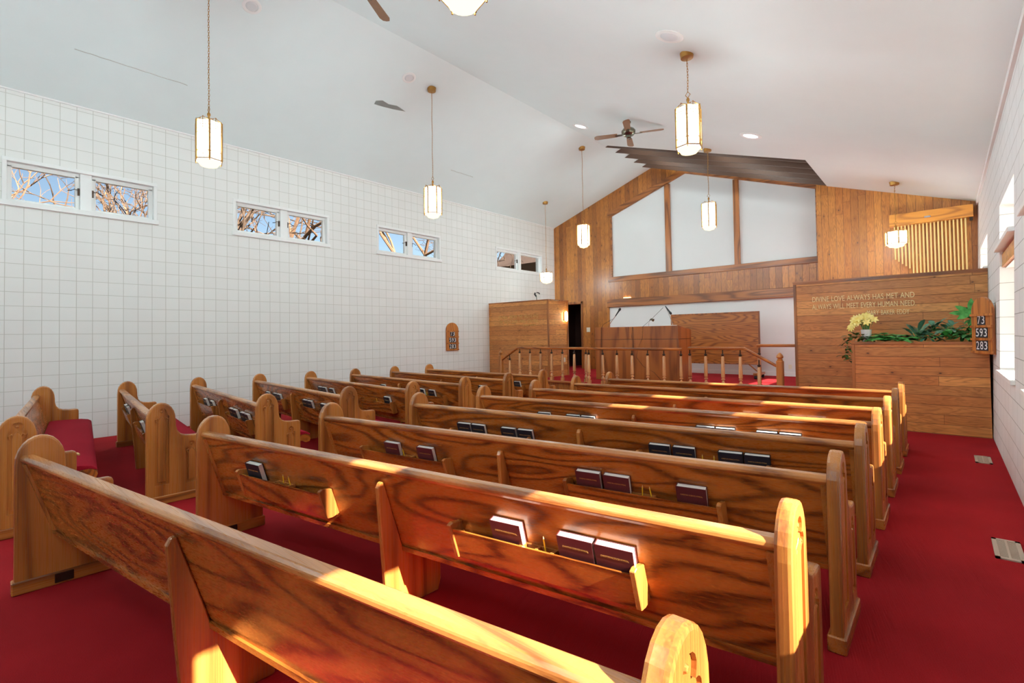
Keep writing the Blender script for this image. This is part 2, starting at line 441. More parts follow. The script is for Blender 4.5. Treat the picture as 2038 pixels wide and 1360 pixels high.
c.prism([(RX+.35,YO,6.51), (-5.44,YO,6.78), (SX,YO,ZR2(SX)), (SX,YO,ZR(SX)+.13), (RX+.35,YO,ZR(RX+.35)+.13)], (0,-.05,0))
c.box(SX, SX+.05, YO, YF+.2, ZR(SX)+.13, ZR2(SX)+.05)
struct(c, 'ceiling_recess', M['louver'], 'dark recess above the brown louvre boards')
# repaired seams and a peeled patch of the ceiling
def on_ceiling(pts, z, name, m, label, cat, dz=.004):
    f = MB(); f.face([(x, y, z(x)-dz) for x, y in pts])
    bmesh.ops.solidify(f.bm, geom=f.bm.faces[:], thickness=-.003)
    return tag(f.build(name, m), label, cat)
on_ceiling([(-7.95,5.22), (-7.86,5.2), (-7.80,5.31), (-7.83,5.46), (-7.79,5.62), (-7.84,5.86), (-7.90,5.6), (-7.93,5.4)], ZL, 'peeled_patch', M['peel'], 'grey peeled patch of bare plaster on the left ceiling slope', 'plaster patch')
def seam(name, x, y0, y1, z, label, wd=.02):
    pts = []; n_ = 14
    for i in range(n_+1):
        pts.append((x+wd*(random.random()-.5)*.6, y0+(y1-y0)*i/n_))
    f = MB()
    for (xa, ya), (xb, yb) in zip(pts, pts[1:]):
        f.prism([(xa-.006,ya,z(xa)-.004), (xa+.006,ya,z(xa)-.004), (xb+.006,yb,z(xb)-.004), (xb-.006,yb,z(xb)-.004)], (0,0,.01))
    tag(f.build(name, M['peel'], smooth=0), label, 'ceiling seam')
seam('lifted_seam', -8.93, 1.1, 2.45, ZL, 'long lifted plaster seam on the left ceiling slope')
seam('lifted_seam', -3.86, 3.4, 4.0, ZR, 'short open seam in the ceiling above the hanging lanterns, left of the speaker')
seam('lifted_seam', -8.93, 8.0, 8.75, ZL, 'short crack in the left ceiling slope above the third window')

# far gable wall
b = MB()
def G(poly, y0=YF, y1=YF+.05): b.pxz(poly, y0, y1)
G([(XL,0), (-9.9,0), (-9.9,ZL(-9.9)+.05), (XL,ZL(XL)+.05)])
G([(-9.9,2.52), (-8.99,2.52), (-8.99,ZL(-8.99)+.05), (-9.9,ZL(-9.9)+.05)])
G([(-8.99,0), (-7.95,0), (-7.95,ZL(-7.95)+.05), (-8.99,ZL(-8.99)+.05)])
G([(-7.95,2.36), (-1.85,2.36), (-1.85,3.22), (-7.95,3.22)])
G([(-7.95,3.22), (-7.82,3.22), (-7.82,ZL(-7.82)+.05), (-7.95,ZL(-7.95)+.05)])
G([(-7.82,5.21), (-5.44,6.04), (-5.44,6.85), (-7.82,ZL(-7.82)+.05)])
G([(-5.44,6.04), (-1.85,4.79), (-1.85,ZR2(-1.85)+.05), (-5.44,6.85)])
struct(b, 'wall_back', M['pine_v'], 'knotty pine plank wall behind the platform')
b = MB().pxz([(-8.0,.3), (-1.8,.3), (-1.8,2.5), (-8.0,2.5)], YF+.05, YF+.12)
struct(b, 'wall_back_recess', M['panel'], 'white wall below the wooden beam behind the lectern')
b = MB().pxz([(-7.9,3.15), (-1.8,3.15), (-1.8,4.85), (-5.44,6.12), (-7.9,5.27)], YF+.05, YF+.1)
struct(b, 'wall_back_panel', M['panel'], 'large white gable panel divided by two posts')
b = MB().box(-2.2, .75, 13.45, 13.52, .3, 2.5)
b.pxz([(-2.2,2.5), (.75,2.5), (.75,4.1), (SX,ZR(SX)+.02), (SX,5.6), (-2.2,5.7)], 13.45, 13.52)
b.box(-2.2, -2.15, 13.5, YF+.1, .3, 5.66)
struct(b, 'wall_back_right', M['pine_r'], 'golden pine plank wall holding the chimes')
b = MB().box(-8.0, -2.2, YF-.035, YF+.02, 2.355, 2.595)
struct(b.bevel(.008), 'trim_3', M['pine_t'], 'wide wooden beam above the white lower wall')
b = MB().box(-7.95, -2.2, YF-.025, YF+.05, 3.145, 3.30)
def strip(mb, p, q, wd, y0, y1):
    d = Vector((q[0]-p[0], q[1]-p[1])).normalized(); nn = Vector((-d.y, d.x))*wd
    mb.pxz([p, q, (q[0]+nn.x, q[1]+nn.y), (p[0]+nn.x, p[1]+nn.y)], y0, y1)
strip(b, (-7.9,5.19), (-5.44,6.045), .15, YF-.025, YF+.05)
strip(b, (-5.47,6.055), (-2.15,4.90), .15, YF-.025, YF+.05)
b.box(-7.835, -7.80, YF-.02, YF+.05, 3.2, 5.22); b.box(-2.26, -2.2, YF-.02, YF+.05, 3.2, 4.95)
struct(b.bevel(.006), 'trim_4', M['pine_t'], 'pine frame around the white gable panel')
b = MB().box(-6.04, -5.885, YF-.025, YF+.05, 3.29, 5.84)
struct(b.bevel(.006), 'trim_5', M['pine_tz'], 'left pine post dividing the white gable panel')
b = MB().box(-4.14, -4.0, YF-.025, YF+.05, 3.29, 5.56)
struct(b.bevel(.006), 'trim_6', M['pine_tz'], 'right pine post dividing the white gable panel')
struct(MB().box(-7.9, -2.2, YF+.025, YF+.06, .38, .50), 'baseboard_back', M['white'], 'white baseboard under the white lower wall')
# doorway to a dark passage
d = MB().box(-8.99, -8.92, YF-.03, YF+.3, .3, 2.6).box(-9.97, -9.9, YF-.03, YF+.3, .3, 2.6).box(-9.97, -8.92, YF-.03, YF+.3, 2.52, 2.6)
struct(d.bevel(.006), 'door_1', M['pine_tz'], 'wooden casing of the open doorway beside the left plank screen')
d = MB().box(-10.3, -8.6, YF+1.5, YF+1.55, .2, 3).box(-10.3, -10.25, YF+.05, YF+1.5, .2, 3).box(-8.6, -8.55, YF+.06, YF+1.5, .2, 3).box(-10.3, -8.55, YF+.06, YF+1.5, 2.75, 2.8)
struct(d, 'wall_passage', M['dkwood'], 'dark panelled passage beyond the open doorway')
# wall behind the camera
struct(MB().pxz([(XL,0), (1,0), (1,ZR(1)+.05), (RX,RZ+.05), (XL,ZL(XL)+.05)], YB-.15, YB), 'wall_front', M['ceil'], 'plain white wall behind the camera')

# louvres
lv = thing('louver_grille', 'grille of five long dark brown louvre boards under the ceiling peak', 'louvres', (-4.2, 12.2, 5.3))
for i in range(5):
    y = 11.23+.518*i
    q = MB().pxz([(RX,RZ-.012), (SX,ZR(SX)-.012), (SX,ZR(SX)+.22), (RX+.335,RZ+.115)], y, y+.028)
    q.build('louver_board', M['louver'], lv)

# ------------------------------------------------------------------ platform
PZ = .39
pf = thing('stage_platform', 'raised red carpeted platform at the front with plank riser', 'platform', (-5.6, 11.5, 0))
top = [(-8.5,9.75), (-6.35,9.75), (-6.35,9.52), (-3.82,9.52), (-3.82,9.75), (-2.85,9.75), (-2.85,10.55), (.44,10.55), (.44,13.44), (-2.2,13.44), (-2.2,YF+.01), (-8.99,YF+.01), (-8.99,YF+1.5), (-10.04,YF+1.5), (-10.04,11.33), (-8.5,11.33)]
MB().pxy(top, .36, PZ).build('carpet', M['red'], pf)
inner = [(-8.46,9.8), (-6.31,9.8), (-6.31,9.57), (-3.86,9.57), (-3.86,9.8), (-2.89,9.8), (-2.89,10.6), (.4,10.6), (.4,13.4), (-2.3,13.4), (-2.3,13.6), (-8.9,13.6), (-8.46,11.4)]
MB().pxy(inner, 0, .36).build('riser', M['pine_v'], pf)
q = MB()
for a, bb, y in ((-8.52,-6.33,9.735), (-6.37,-3.80,9.505), (-3.84,-2.83,9.735)): q.box(a, bb, y-.02, y+.05, .345, .395)
q.bevel(.008).build('nosing', M['pine_t'], pf)
for s, x in ((-1,-8.5), (1,-2.85)):
    for k in range(2):
        q = MB().box(min(x, x+s*.29*(2-k)), max(x, x+s*.29*(2-k)), 9.75, 10.40, 0, .13*(k+1))
        q.build('step', M['red'], pf)

def baluster_mesh(h, m):
    q = MB().box(-.036,.036,-.036,.036,0,.075)
    q.lathe([(.015,.07), (.028,.085), (.040,.115), (.035,.14), (.018,.175), (.018,.185), (.039,.20), (.039,.21), (.018,.225), (.035,.24), (.038,.26), (.029,h-.16), (.015,h-.135)], n=8)
    return q.mesh('baluster', m, 40)
def pin_mesh(h, m):
    return MB().lathe([(.014,h-.14), (.033,h-.115), (.031,h-.105), (.012,h-.085), (.011,h-.002)], n=8).mesh('baluster_pin', m, 40)
RH = .79
M['baloak_lit'] = oak('baluster_oak_lit', 'Z', lin(222,166,112), lin(204,142,88), lin(150,92,50), freq=14, along=.2)  # oak lightened to hold the light falling on the balusters
BAL, PIN = baluster_mesh(RH, M['baloak_lit']), pin_mesh(RH, M['bronze'])
def railing(label, y, x0, x1, xs, slope=0, zt=1.21, zb=PZ):
    t = thing('railing', label, 'railing', ((x0+x1)/2, y, zb))
    hr = MB()
    pts = [(x0,y), (x1,y)]
    def bar(p, q):
        p, q = Vector(p), Vector(q); d = q-p
        s = Vector((0,.036,0)); u = Vector((0,0,.03))
        base = [p-s*1-u*.4, p-s*.6-u, p+s*.6-u, p+s*1-u*.4, p+s*1+u*.5, p+s*.6+u*.9, p-s*.6+u*.9, p-s*1+u*.5]
        hr.prism(base, d)
    bar((x0,y,zt-.03), (x1,y,zt-.03))
    if slope:
        xe = x0 if slope < 0 else x1; bar((xe,y,zt-.03), (xe+slope*.56,y,zt-.35))
        xn = xe + slope*.60
        nb = MB().box(xn-.055, xn+.055, y-.055, y+.055, 0, .98)
        nb.bevel(.012)
        nb.lathe([(.045,.975), (.05,1.0), (.03,1.012), (.055,1.03), (.06,1.05), (.045,1.085), (.022,1.11), (.004,1.125)], (xn,y,0), 12)
        nb.build('newel_post', M['oakz'], t, smooth=40)
    hr.bevel(.003).build('handrail', M['oakx'], t)
    for x in xs:
        z = zb
        if slope and (x < x0 or x > x1): z = zb-.19
        bo = link_mesh('baluster', BAL, t, (x-(x0+x1)/2, 0, z-zb))
        bo = link_mesh('baluster_pin', PIN, bo)
    return t
railing('oak railing on the left of the platform, sloping down to a newel post', 9.87, -8.49, -6.33, [-8.771,-8.418,-8.068,-7.723,-7.374,-7.045,-6.699,-6.37], -1)
railing('oak railing directly in front of the lectern', 9.65, -6.2, -3.95, [-6.149,-5.785,-5.425,-5.062,-4.703,-4.344,-3.985], 0)
railing('oak railing on the right of the platform, sloping down to a newel post', 9.87, -3.92, -2.85, [-3.894,-3.576,-3.249,-2.926,-2.6], 1, 1.225)
railing('short level rail meeting the tall plank screen', 10.62, -2.83, -2.13, [-2.79], 0, 1.265)

# ------------------------------------------------------------------ plank screens with lettering
def sign_line(parent, txt, x0, x1, zb, h, y, m, name='lettering'):
    me = text_mesh(txt, 1.0, m, depth=0, word=1.25)
    xs = [v.co.x for v in me.vertices]; ys = [v.co.y for v in me.vertices]
    a, b_, ya, yb = min(xs), max(xs), min(ys), max(ys)
    me.transform(Matrix.Translation((-a, -ya, 0)))
    me.transform(Matrix.Diagonal(((x1-x0)/(b_-a), h/(yb-ya), 1, 1)))
    bm = bmesh.new(); bm.from_mesh(me)
    r = bmesh.ops.extrude_face_region(bm, geom=bm.faces[:])
    bmesh.ops.translate(bm, vec=(0,0,.012), verts=[v for v in r['geom'] if isinstance(v, bmesh.types.BMVert)])
    bmesh.ops.recalc_face_normals(bm, faces=bm.faces[:]); bm.to_mesh(me); bm.free()
    me.transform(Matrix.Rotation(PI/2, 4, 'X'))
    me.transform(Matrix.Translation(Vector((x0, y, zb)) - wloc(parent)))
    o = bpy.data.objects.new(name, me); C.objects.link(o); o.parent = parent
    return o
ls = thing('plank_screen', 'square plank screen against the left wall with tan lettering', 'plank screen', (-8.96, 10.87, 0))
MB().box(-10.045, -7.89, 10.42, 11.33, 0, 2.43).build('plank_face', M['pine_h'], ls)
MB().box(-10.045, -7.855, 10.405, 11.345, 2.43, 2.462).bevel(.004).build('cap', M['pine_t'], ls)
MB().box(-7.91, -7.865, 10.41, 10.45, 0, 2.43).bevel(.004).build('corner_strip', M['pine_tz'], ls)
MB().box(-7.91, -7.865, 11.29, 11.34, 0, 2.43).bevel(.004).build('corner_strip', M['pine_tz'], ls)
for txt, a, b_, z, h in (('YE SHALL KNOW THE TRUTH AND', -9.66,-8.2,1.98,.10), ('THE TRUTH SHALL MAKE YOU FREE.', -9.65,-8.19,1.855,.10), ('CHRIST JESUS', -8.78,-8.3,1.745,.075)):
    sign_line(ls, txt, a, b_, z, h, 10.42, M['letterd'])
MB().box(-7.892, -7.884, 11.12, 11.19, .76, .88).build('outlet_plate', M['plate'], ls)
wl = thing('wall_lamp', 'small lit upright lamp at the back edge of the left plank screen', 'lamp', (-7.86, 11.2, 1.85))
MB().box(-7.892, -7.87, 11.15, 11.25, 1.9, 2.14).build('back_plate', M['brass'], wl)
MB().lathe([(.005,1.87), (.035,1.9), (.04,2.0), (.035,2.13), (.005,2.16)], (-7.835,11.2,0), 10).build('lamp_glass', M['warm'], wl, smooth=60)

rs = thing('plank_screen', 'tall plank screen on the right with cream lettering', 'plank screen', (-.8, 10.48, 0))
rb = MB().box(-2.10, .458, 10.42, 10.54, 0, 2.40)
for v in rb.bm.verts:
    if v.co.x > 0: v.co.x += LEAN*v.co.z - .001
rb.build('plank_face', M['pine_h'], rs)
MB().box(-2.125, .51, 10.395, 10.565, 2.40, 2.425).box(-2.115, .51, 10.405, 10.555, 2.37, 2.40).build('cap', M['pine_t'], rs)
MB().box(-2.115, -2.07, 10.408, 10.45, 0, 2.40).bevel(.004).build('corner_strip', M['pine_tz'], rs)
for txt, a, b_, z, h in (('DIVINE LOVE ALWAYS HAS MET AND', -1.81,-.36,2.033,.092), ('ALWAYS WILL MEET EVERY HUMAN NEED.', -1.815,-.345,1.897,.092), ('MARY BAKER EDDY', -1.0,-.43,1.765,.08)):
    sign_line(rs, txt, a, b_, z, h, 10.42, M['letter'])

pl = thing('plank_planter', 'low plank planter box filled with plants below the cream lettering', 'planter', (-.33, 9.9, 0))
MB().box(-1.10, .45, 9.36, 9.42, 0, 1.29).box(-1.10, -1.04, 9.42, 10.42, 0, 1.29).box(.40, .45, 9.42, 10.415, 0, 1.29).build('plank_face', M['pine_h'], pl)
MB().box(-1.115, .465, 9.345, 9.45, 1.285, 1.325).box(-1.115, -1.01, 9.45, 10.415, 1.285, 1.325).bevel(.004).build('cap', M['pine_t'], pl)
MB().box(-1.112, -1.07, 9.35, 9.40, 0, 1.285).bevel(.004).build('corner_strip', M['pine_tz'], pl)
MB().box(-1.04, .40, 9.42, 10.415, 1.1, 1.24).build('soil', M['soil'], pl)

# ------------------------------------------------------------------ plants
def mass(name, label, mat, base, fn, cat='plant'):
    t = thing(name, label, cat, base); f = MB(); st = MB(); fn(f, st)
    f.build('foliage', mat, t, smooth=60)
    if len(st.bm.verts): st.build('stems', M['leafm'], t)
    else: st.bm.free()
    return t
def rosette(c, n, L, w, lift=(.2,1.0), droop=.35, z0=0):
    def fn(f, st):
        for i in range(n):
            a = 2*PI*i/n*1.618 + random.random()*.5; el = random.uniform(*lift); l = L*random.uniform(.7,1.1)
            d = Vector((math.cos(a)*math.cos(el), math.sin(a)*math.cos(el), math.sin(el)))
            p = Vector(c)+Vector((random.uniform(-.05,.05), random.uniform(-.05,.05), z0+random.uniform(0,.05)))
            st.tube([p, p+d*l*.35], .004, 4)
            f.leaf(p+d*l*.3, d, (0,0,1), l*.8, w*random.uniform(.8,1.15), droop)
    return fn
def fern(c, n, L):
    def fn(f, st):
        for i in range(n):
            a = 2*PI*i/n + random.random()*.4; el = random.uniform(.55,1.35); l = L*random.uniform(.75,1.15)
            d = Vector((math.cos(a)*math.cos(el), math.sin(a)*math.cos(el), math.sin(el))); pts = []
            for k in range(11):
                t = k/10; pts.append(Vector(c)+d*l*t-Vector((0,0,1))*l*.62*t*t+Vector((d.x,d.y,0))*l*.35*t*t)
            st.tube(pts, .003, 4)
            for k in range(1, 11):
                dd = (pts[k]-pts[k-1]).normalized(); sd = dd.cross(Vector((0,0,1))).normalized()
                for s in (-1,1):
                    for hh in (0,.5):
                        pp = pts[k-1].lerp(pts[k], hh)
                        f.leaf(pp, sd*s+dd*.5, (0,0,1), .10*(1.12-k/11)+.015, .026, .25, n=2)
    return fn
def cluster(spots, n, L, w):
    def fn(f, st):
        for c in spots:
            for i in range(n):
                a = random.random()*2*PI; el = random.uniform(-.5,.9)
                d = Vector((math.cos(a)*math.cos(el), math.sin(a)*math.cos(el), math.sin(el)))
                p = Vector(c)+d*random.uniform(.0,.06); f.leaf(p, d, (0,0,1), L*random.uniform(.7,1.2), w, .3, n=3)
        st.tube([Vector(s) for s in spots], .004, 4) if len(spots) > 1 else None
    return fn
mass('trailing_ivy', 'trailing ivy hanging over the left end of the planter', M['ivy'], (-1.1,9.5,1.3),
     cluster([(-.90,9.55,1.37), (-.98,9.5,1.39), (-1.06,9.47,1.41), (-1.14,9.45,1.40), (-1.18,9.43,1.32), (-1.17,9.42,1.22), (-1.20,9.41,1.12), (-1.18,9.41,1.04)], 15, .075, .05))
mass('potted_fern', 'bright green fern drooping over the planter front beside the white pot', M['fern'], (-.68,9.56,1.25), fern((-.70,9.55,1.33), 24, .32))
mass('potted_fern', 'small pale fern right of the bright green fern', M['fern'], (-.46,9.56,1.25), fern((-.49,9.56,1.33), 17, .25))
mass('leafy_plant', 'dark green pointed leaf plant at the middle of the planter', M['leafd'], (-.28,9.62,1.25), rosette((-.30,9.62,1.34), 24, .33, .085, (.1,1.2)))
mass('leafy_plant', 'tall dark leafed plant with whorls behind the middle of the planter', M['leafd'], (-.10,9.85,1.25), rosette((-.11,9.85,1.47), 26, .24, .07, (-.2,1.0)))
mass('leafy_plant', 'low grey-green whorled plant over the planter front edge', M['leafd'], (-.13,9.5,1.25), rosette((-.16,9.48,1.38), 20, .16, .05, (-.5,.9)))
mass('leafy_plant', 'blue-green umbrella leaf plant right of the planter middle', M['leafd'], (.05,9.62,1.25), rosette((.06,9.62,1.46), 26, .24, .075, (-.3,1.0)))
mass('leafy_plant', 'mid green ruffled leaf plant low at the right of the planter', M['fern'], (.08,9.5,1.25), rosette((.05,9.5,1.35), 22, .2, .09, (.0,1.0)))
mass('leafy_plant', 'arching broad green leaves beside the hymn board', M['leafm'], (.22,9.5,1.25), rosette((.22,9.5,1.36), 20, .24, .075, (0,.9), .5))
mass('tall_plant', 'tall dark foliage plant in the planter corner behind the hymn board', M['leafm'], (.28,9.75,1.25),
     cluster([(.20,9.7,1.42), (.26,9.7,1.53), (.29,9.7,1.64), (.31,9.7,1.76)], 20, .16, .05))
mass('tall_plant', 'upright bright leaves rising above the hymn board', M['fern'], (.31,9.6,1.25),
     lambda f, st: [st.tube([(.28,9.55,1.25), (.28,9.55,1.72)], .006, 5)] + [f.leaf((.28,9.55,1.72), dd, (0,-1,.2), LL, .075, .1) for dd, LL in (((.05,-.05,1), .24), ((-.6,-.2,.5), .22), ((.3,-.1,.8), .15), ((-.8,-.2,.12), .24), ((-.5,-.4,-.2), .2))])
fp = thing('flower_pot', 'white pot of pale yellow silk lilies on the planter corner', 'flower pot', (-.94,9.6,1.325))
MB().lathe([(.05,1.325), (.058,1.34), (.071,1.50), (.074,1.515), (.068,1.515), (.062,1.48), (.0,1.47)], (-.94,9.6,0), 18).build('pot', M['pot'], fp, smooth=40)
st = MB(); pe = MB()
for i in range(24):
    a = 2*PI*i/24*3+random.random()*.4; r = random.uniform(.02,.17); z = 1.715-.6*max(0,r-.05)+random.uniform(-.03,.03)
    h = Vector((-.95+math.cos(a)*r-.02, 9.58+math.sin(a)*r*.6, z))
    st.tube([(-.94+math.cos(a)*.03, 9.6+math.sin(a)*.03, 1.47), (-.94+math.cos(a)*r*.6, 9.6+math.sin(a)*r*.5, 1.6), h], .0035, 5)
    ax = Vector((math.cos(a)*.5, -.8, .35)).normalized(); s1 = ax.orthogonal().normalized(); s2 = ax.cross(s1)
    for k in range(6):
        b_ = 2*PI*k/6; dd = s1*math.cos(b_)+s2*math.sin(b_)+ax*.45
        pe.leaf(h, dd, ax, .072, .036, .15, n=3)
for hx, hz in ((-1.12,1.60), (-1.13,1.565), (-1.09,1.62)):
    for k in range(5):
        b_ = 2*PI*k/5; pe.leaf((hx,9.5,hz), (math.cos(b_)*.5, -.3, math.sin(b_)*.5-.5), (0,-1,0), .075, .03, .2, n=3)
pe.tube([(-1.08,9.55,1.60), (-1.12,9.52,1.55)], .012, 5)
st.build('stems', M['leafm'], fp); pe.build('petals', M['petal'], fp, smooth=60)

# ------------------------------------------------------------------ hymn boards
def digits(txt, h, m):
    me = text_mesh(txt, h, m, depth=0); return me
def hymn_board(label, loc, rotz, W=.44, Hh=.755):
    t = thing('hymn_board', label, 'hymn board', loc, rot=(0,0,rotz))       # local: face towards -Y
    pts = [(-W/2,0), (W/2,0), (W/2,Hh-.2)]
    for k in range(1, 12):
        a = PI*k/12; pts.append((W/2*math.cos(a), Hh-.2+.2*math.sin(a)))
    pts.append((-W/2,Hh-.2))
    MB().pxz(pts, -.03, 0).bevel(.003).build('board', M['hymn'], t, local=True)
    for z in (.035, .205, .375, .53):
        MB().box(-W/2, W/2, -.048, -.028, z-.025, z+.005).build('ledge', M['hymn'], t, local=True)
    for k, (txt, z) in enumerate((('73',.39), ('593',.222), ('283',.05))):
        n_ = len(txt)
        for i, ch in enumerate(txt):
            x = (i-(n_-1)/2)*.083
            card = MB().box(x-.041, x+.041, -.036, -.0301, z-.005, z+.135).build('number_card', M['tileb'], t, local=True)
            me = digits(ch, .165, M['num'])
            xs = [v.co.x for v in me.vertices]; ys = [v.co.y for v in me.vertices]
            me.transform(Matrix.Translation((-(min(xs)+max(xs))/2, -min(ys), 0)))
            me.transform(Matrix.Diagonal((.062/(max(xs)-min(xs)) if ch not in '1' else 1, .108/(max(ys)-min(ys)), 1, 1)))
            me.transform(Matrix.Rotation(PI/2, 4, 'X')); me.transform(Matrix.Translation((x, -.0368, z+.01)))
            d_ = bpy.data.objects.new('numeral', me); C.objects.link(d_); d_.parent = card
    return t
hymn_board('wooden hymn board on the left wall showing 73, 593 and 283', (XL+.005, 8.955, 1.13), PI/2)
hb = hymn_board('wooden hymn board beside the right windows showing 73, 593 and 283', (.395, 9.05, 1.165), -math.radians(65), .44, .76)

# ------------------------------------------------------------------ lectern
le = thing('lectern', 'wide wooden reading desk on the platform with two microphones', 'lectern', (-5.49, 10.97, PZ))
prof = [(10.6,PZ), (11.34,PZ), (11.34,1.585), (10.66,1.675), (10.6,1.675)]
MB().pyz(prof, -6.55, -4.43).bevel(.004).build('body', M['cherry'], le)
q = MB().box(-6.556, -4.424, 10.594, 11.345, 1.372, 1.38)
q.build('seam_strip', M['dkwood'], le)
MB().box(-5.52, -5.512, 10.597, 10.603, PZ, 1.66).build('front_seam', M['dkwood'], le)
MB().box(-4.46, -4.415, 10.59, 10.63, PZ, 1.37).build('corner_post', M['cherry'], le)
def mic(label, base, elbow, tip, head, cord=None):
    t = thing('microphone', label, 'microphone', base)
    MB().tube([base, tuple((Vector(base)+Vector(elbow))/2+Vector((0,0,.02))), elbow], .007, 6).build('gooseneck', M['chrome'], t)
    MB().tube([elbow, tip], [.012,.02], 8).build('handle', M['black'], t, smooth=40)
    d = (Vector(tip)-Vector(elbow)).normalized()
    MB().tube([tip, tuple(Vector(tip)+d*.03), tuple(Vector(tip)+d*.06), tuple(Vector(tip)+d*.075)], [.022,.03,.026,.008], 10).build('head', M['black'], t, smooth=60)
    if cord: MB().tube(cord, .0042, 5).build('cord', M['cord'], t)
    return t
mic('black microphone at the left of the reading desk on a slanted gooseneck', (-6.35,10.85,1.655), (-6.1,10.82,1.95), (-6.0,10.82,2.08), None,
    [(-6.18,10.82,1.88), (-6.36,10.7,1.76), (-6.37,10.58,1.66), (-6.37,10.58,1.3), (-6.35,10.57,1.05), (-6.24,10.55,.85), (-6.36,10.55,.6), (-6.3,10.5,.405)])
mic('black microphone at the right of the reading desk pointing down', (-4.66,10.9,1.655), (-4.82,10.85,2.13), (-4.70,10.8,1.99), None,
    [(-4.86,10.82,2.1), (-5.12,10.7,1.82), (-5.26,10.58,1.67), (-5.28,10.58,1.4), (-5.40,10.56,1.1), (-5.42,10.55,.95), (-5.25,10.55,.75), (-4.98,10.53,.62), (-4.78,10.5,.43)])
MB_ = thing('desk_lamp', 'small silver reading lamp clipped between the two microphones', 'lamp', (-5.2,10.85,1.66))
MB().tube([(-5.24,10.85,1.655), (-5.23,10.84,1.75), (-5.19,10.82,1.815)], .003, 5).build('stem', M['chrome'], MB_)
MB().tube([(-5.20,10.82,1.815), (-5.165,10.82,1.84), (-5.10,10.8,1.815)], [.008,.022,.034], 10).build('lamp_head', M['fanmetal'], MB_)
pp = MB().box(-4.85, -4.6, 10.69, 10.95, 1.676, 1.69).xf(Matrix.Identity(4))
tag(pp.build('open_book', M['paper']), 'open white book lying on the right of the reading desk', 'book')
tag(MB().tube([(-5.53,10.595,1.67), (-5.545,10.585,1.45), (-5.525,10.59,1.2), (-5.545,10.59,.9), (-5.53,10.58,.6), (-5.5,10.5,.41)], .005, 5).build('cable', M['cord']), 'thin dark cable down the middle of the reading desk front', 'cable')
tag(MB().box(-4.76, -4.58, 10.42, 10.52, PZ, PZ+.06).bevel(.01).build('plug_strip', M['black']), 'small black plug box on the carpet before the reading desk', 'plug box')

# mic on left screen
t = thing('microphone', 'small black microphone standing on the left plank screen', 'microphone', (-8.56,10.8,2.462))
MB().tube([(-8.55,10.8,2.462), (-8.56,10.8,2.58), (-8.60,10.8,2.66)], .011, 6).build('gooseneck', M['fanmetal'], t)
MB().tube([(-8.57,10.8,2.60), (-8.62,10.8,2.66), (-8.60,10.8,2.70)], .026, 8).tube([(-8.55,10.8,2.70), (-8.48,10.8,2.69), (-8.45,10.8,2.655)], .016, 6).build('head', M['black'], t)

# rolling display board
db = thing('display_board', 'rolling oak display board standing behind the reading desk', 'display board', (-4.35, 12.8, PZ))
MB().box(-5.50, -3.36, 12.78, 12.80, .74, 1.98).build('board', M['board'], db)
q = MB().box(-5.53, -3.33, 12.765, 12.815, 1.975, 2.005).box(-5.53, -3.33, 12.765, 12.815, .715, .745).box(-5.53, -5.495, 12.765, 12.815, .745, 1.975).box(-3.365, -3.33, 12.765, 12.815, .745, 1.975)
q.bevel(.003).build('frame', M['pine_tz'], db)
for x, s in ((-3.38,-1), (-5.48,1)):
    MB().box(x-.03, x+.03, 12.815, 12.86, .52, 1.3).build('leg', M['oakz'], db)
    MB().pxz([(x+s*.02,.55), (x+s*.06,.55), (x+s*.26,.73), (x+s*.22,.73)], 12.82, 12.85).build('brace', M['oakz'], db)
    ft = MB().box(x-.05, x+.05, 12.5, 13.16, .47, .53).bevel(.006).build('foot', M['oaky'], db)
    for y in (12.54, 13.12):
        MB().cone((x-.03,y,.43), (x+.03,y,.43), .04, n=14).build('caster', M['black'], ft)

# chimes
ch = thing('organ_chimes', 'rank of golden hanging chimes under an oak header', 'chimes', (-.17, 13.3, 3.7))
MB().box(-.835, .478, 13.19, 13.43, 3.705, 3.95).bevel(.004).build('header', M['golden'], ch)
for i in range(20):
    x = -.755+i*.0588; L = .70+.052*i if i < 5 else .96+.02*i
    MB().cone((x,13.3,3.71), (x,13.3,3.70-L), .0145, n=10).build('chime_tube', M['brass_l'] if 'brass_l' in M else plain('golden_tube', lin(244,212,140), .35, metal=.3) if i == 0 else bpy.data.materials['golden_tube'], ch, smooth=60)
MB().box(-.26, -.16, 13.183, 13.192, 3.80, 3.83).build('maker_plate', M['chrome'], ch)
tag(MB().box(.42, .47, 13.25, 13.3, 3.64, 3.705).build('bracket', M['bronze']), 'small dark bracket under the right end of the chime header', 'bracket')

# plates
tag(MB().box(-8.785, -8.66, YF-.012, YF, 1.59, 1.735).build('switch_plate', M['plate']), 'ivory switch plate on the pine wall beside the doorway', 'switch')
ot = tag(MB().box(-2.94, -2.87, YF+.035, YF+.05, .575, .68).build('outlet_plate', M['plate']), 'ivory outlet low on the white wall by the tall screen', 'outlet')
cl = thing('cove_lamp', 'small warm lamp resting on the beam over the left of the platform', 'lamp', (-7.3, YF-.05, 2.6))
MB().box(-7.45, -7.15, YF-.033, YF-.005, 2.596, 2.61).build('lamp_base', M['brass'], cl)
MB().cone((-7.42,YF-.018,2.618), (-7.18,YF-.018,2.618), .009, n=8).build('lamp_tube', M['warm'], cl)

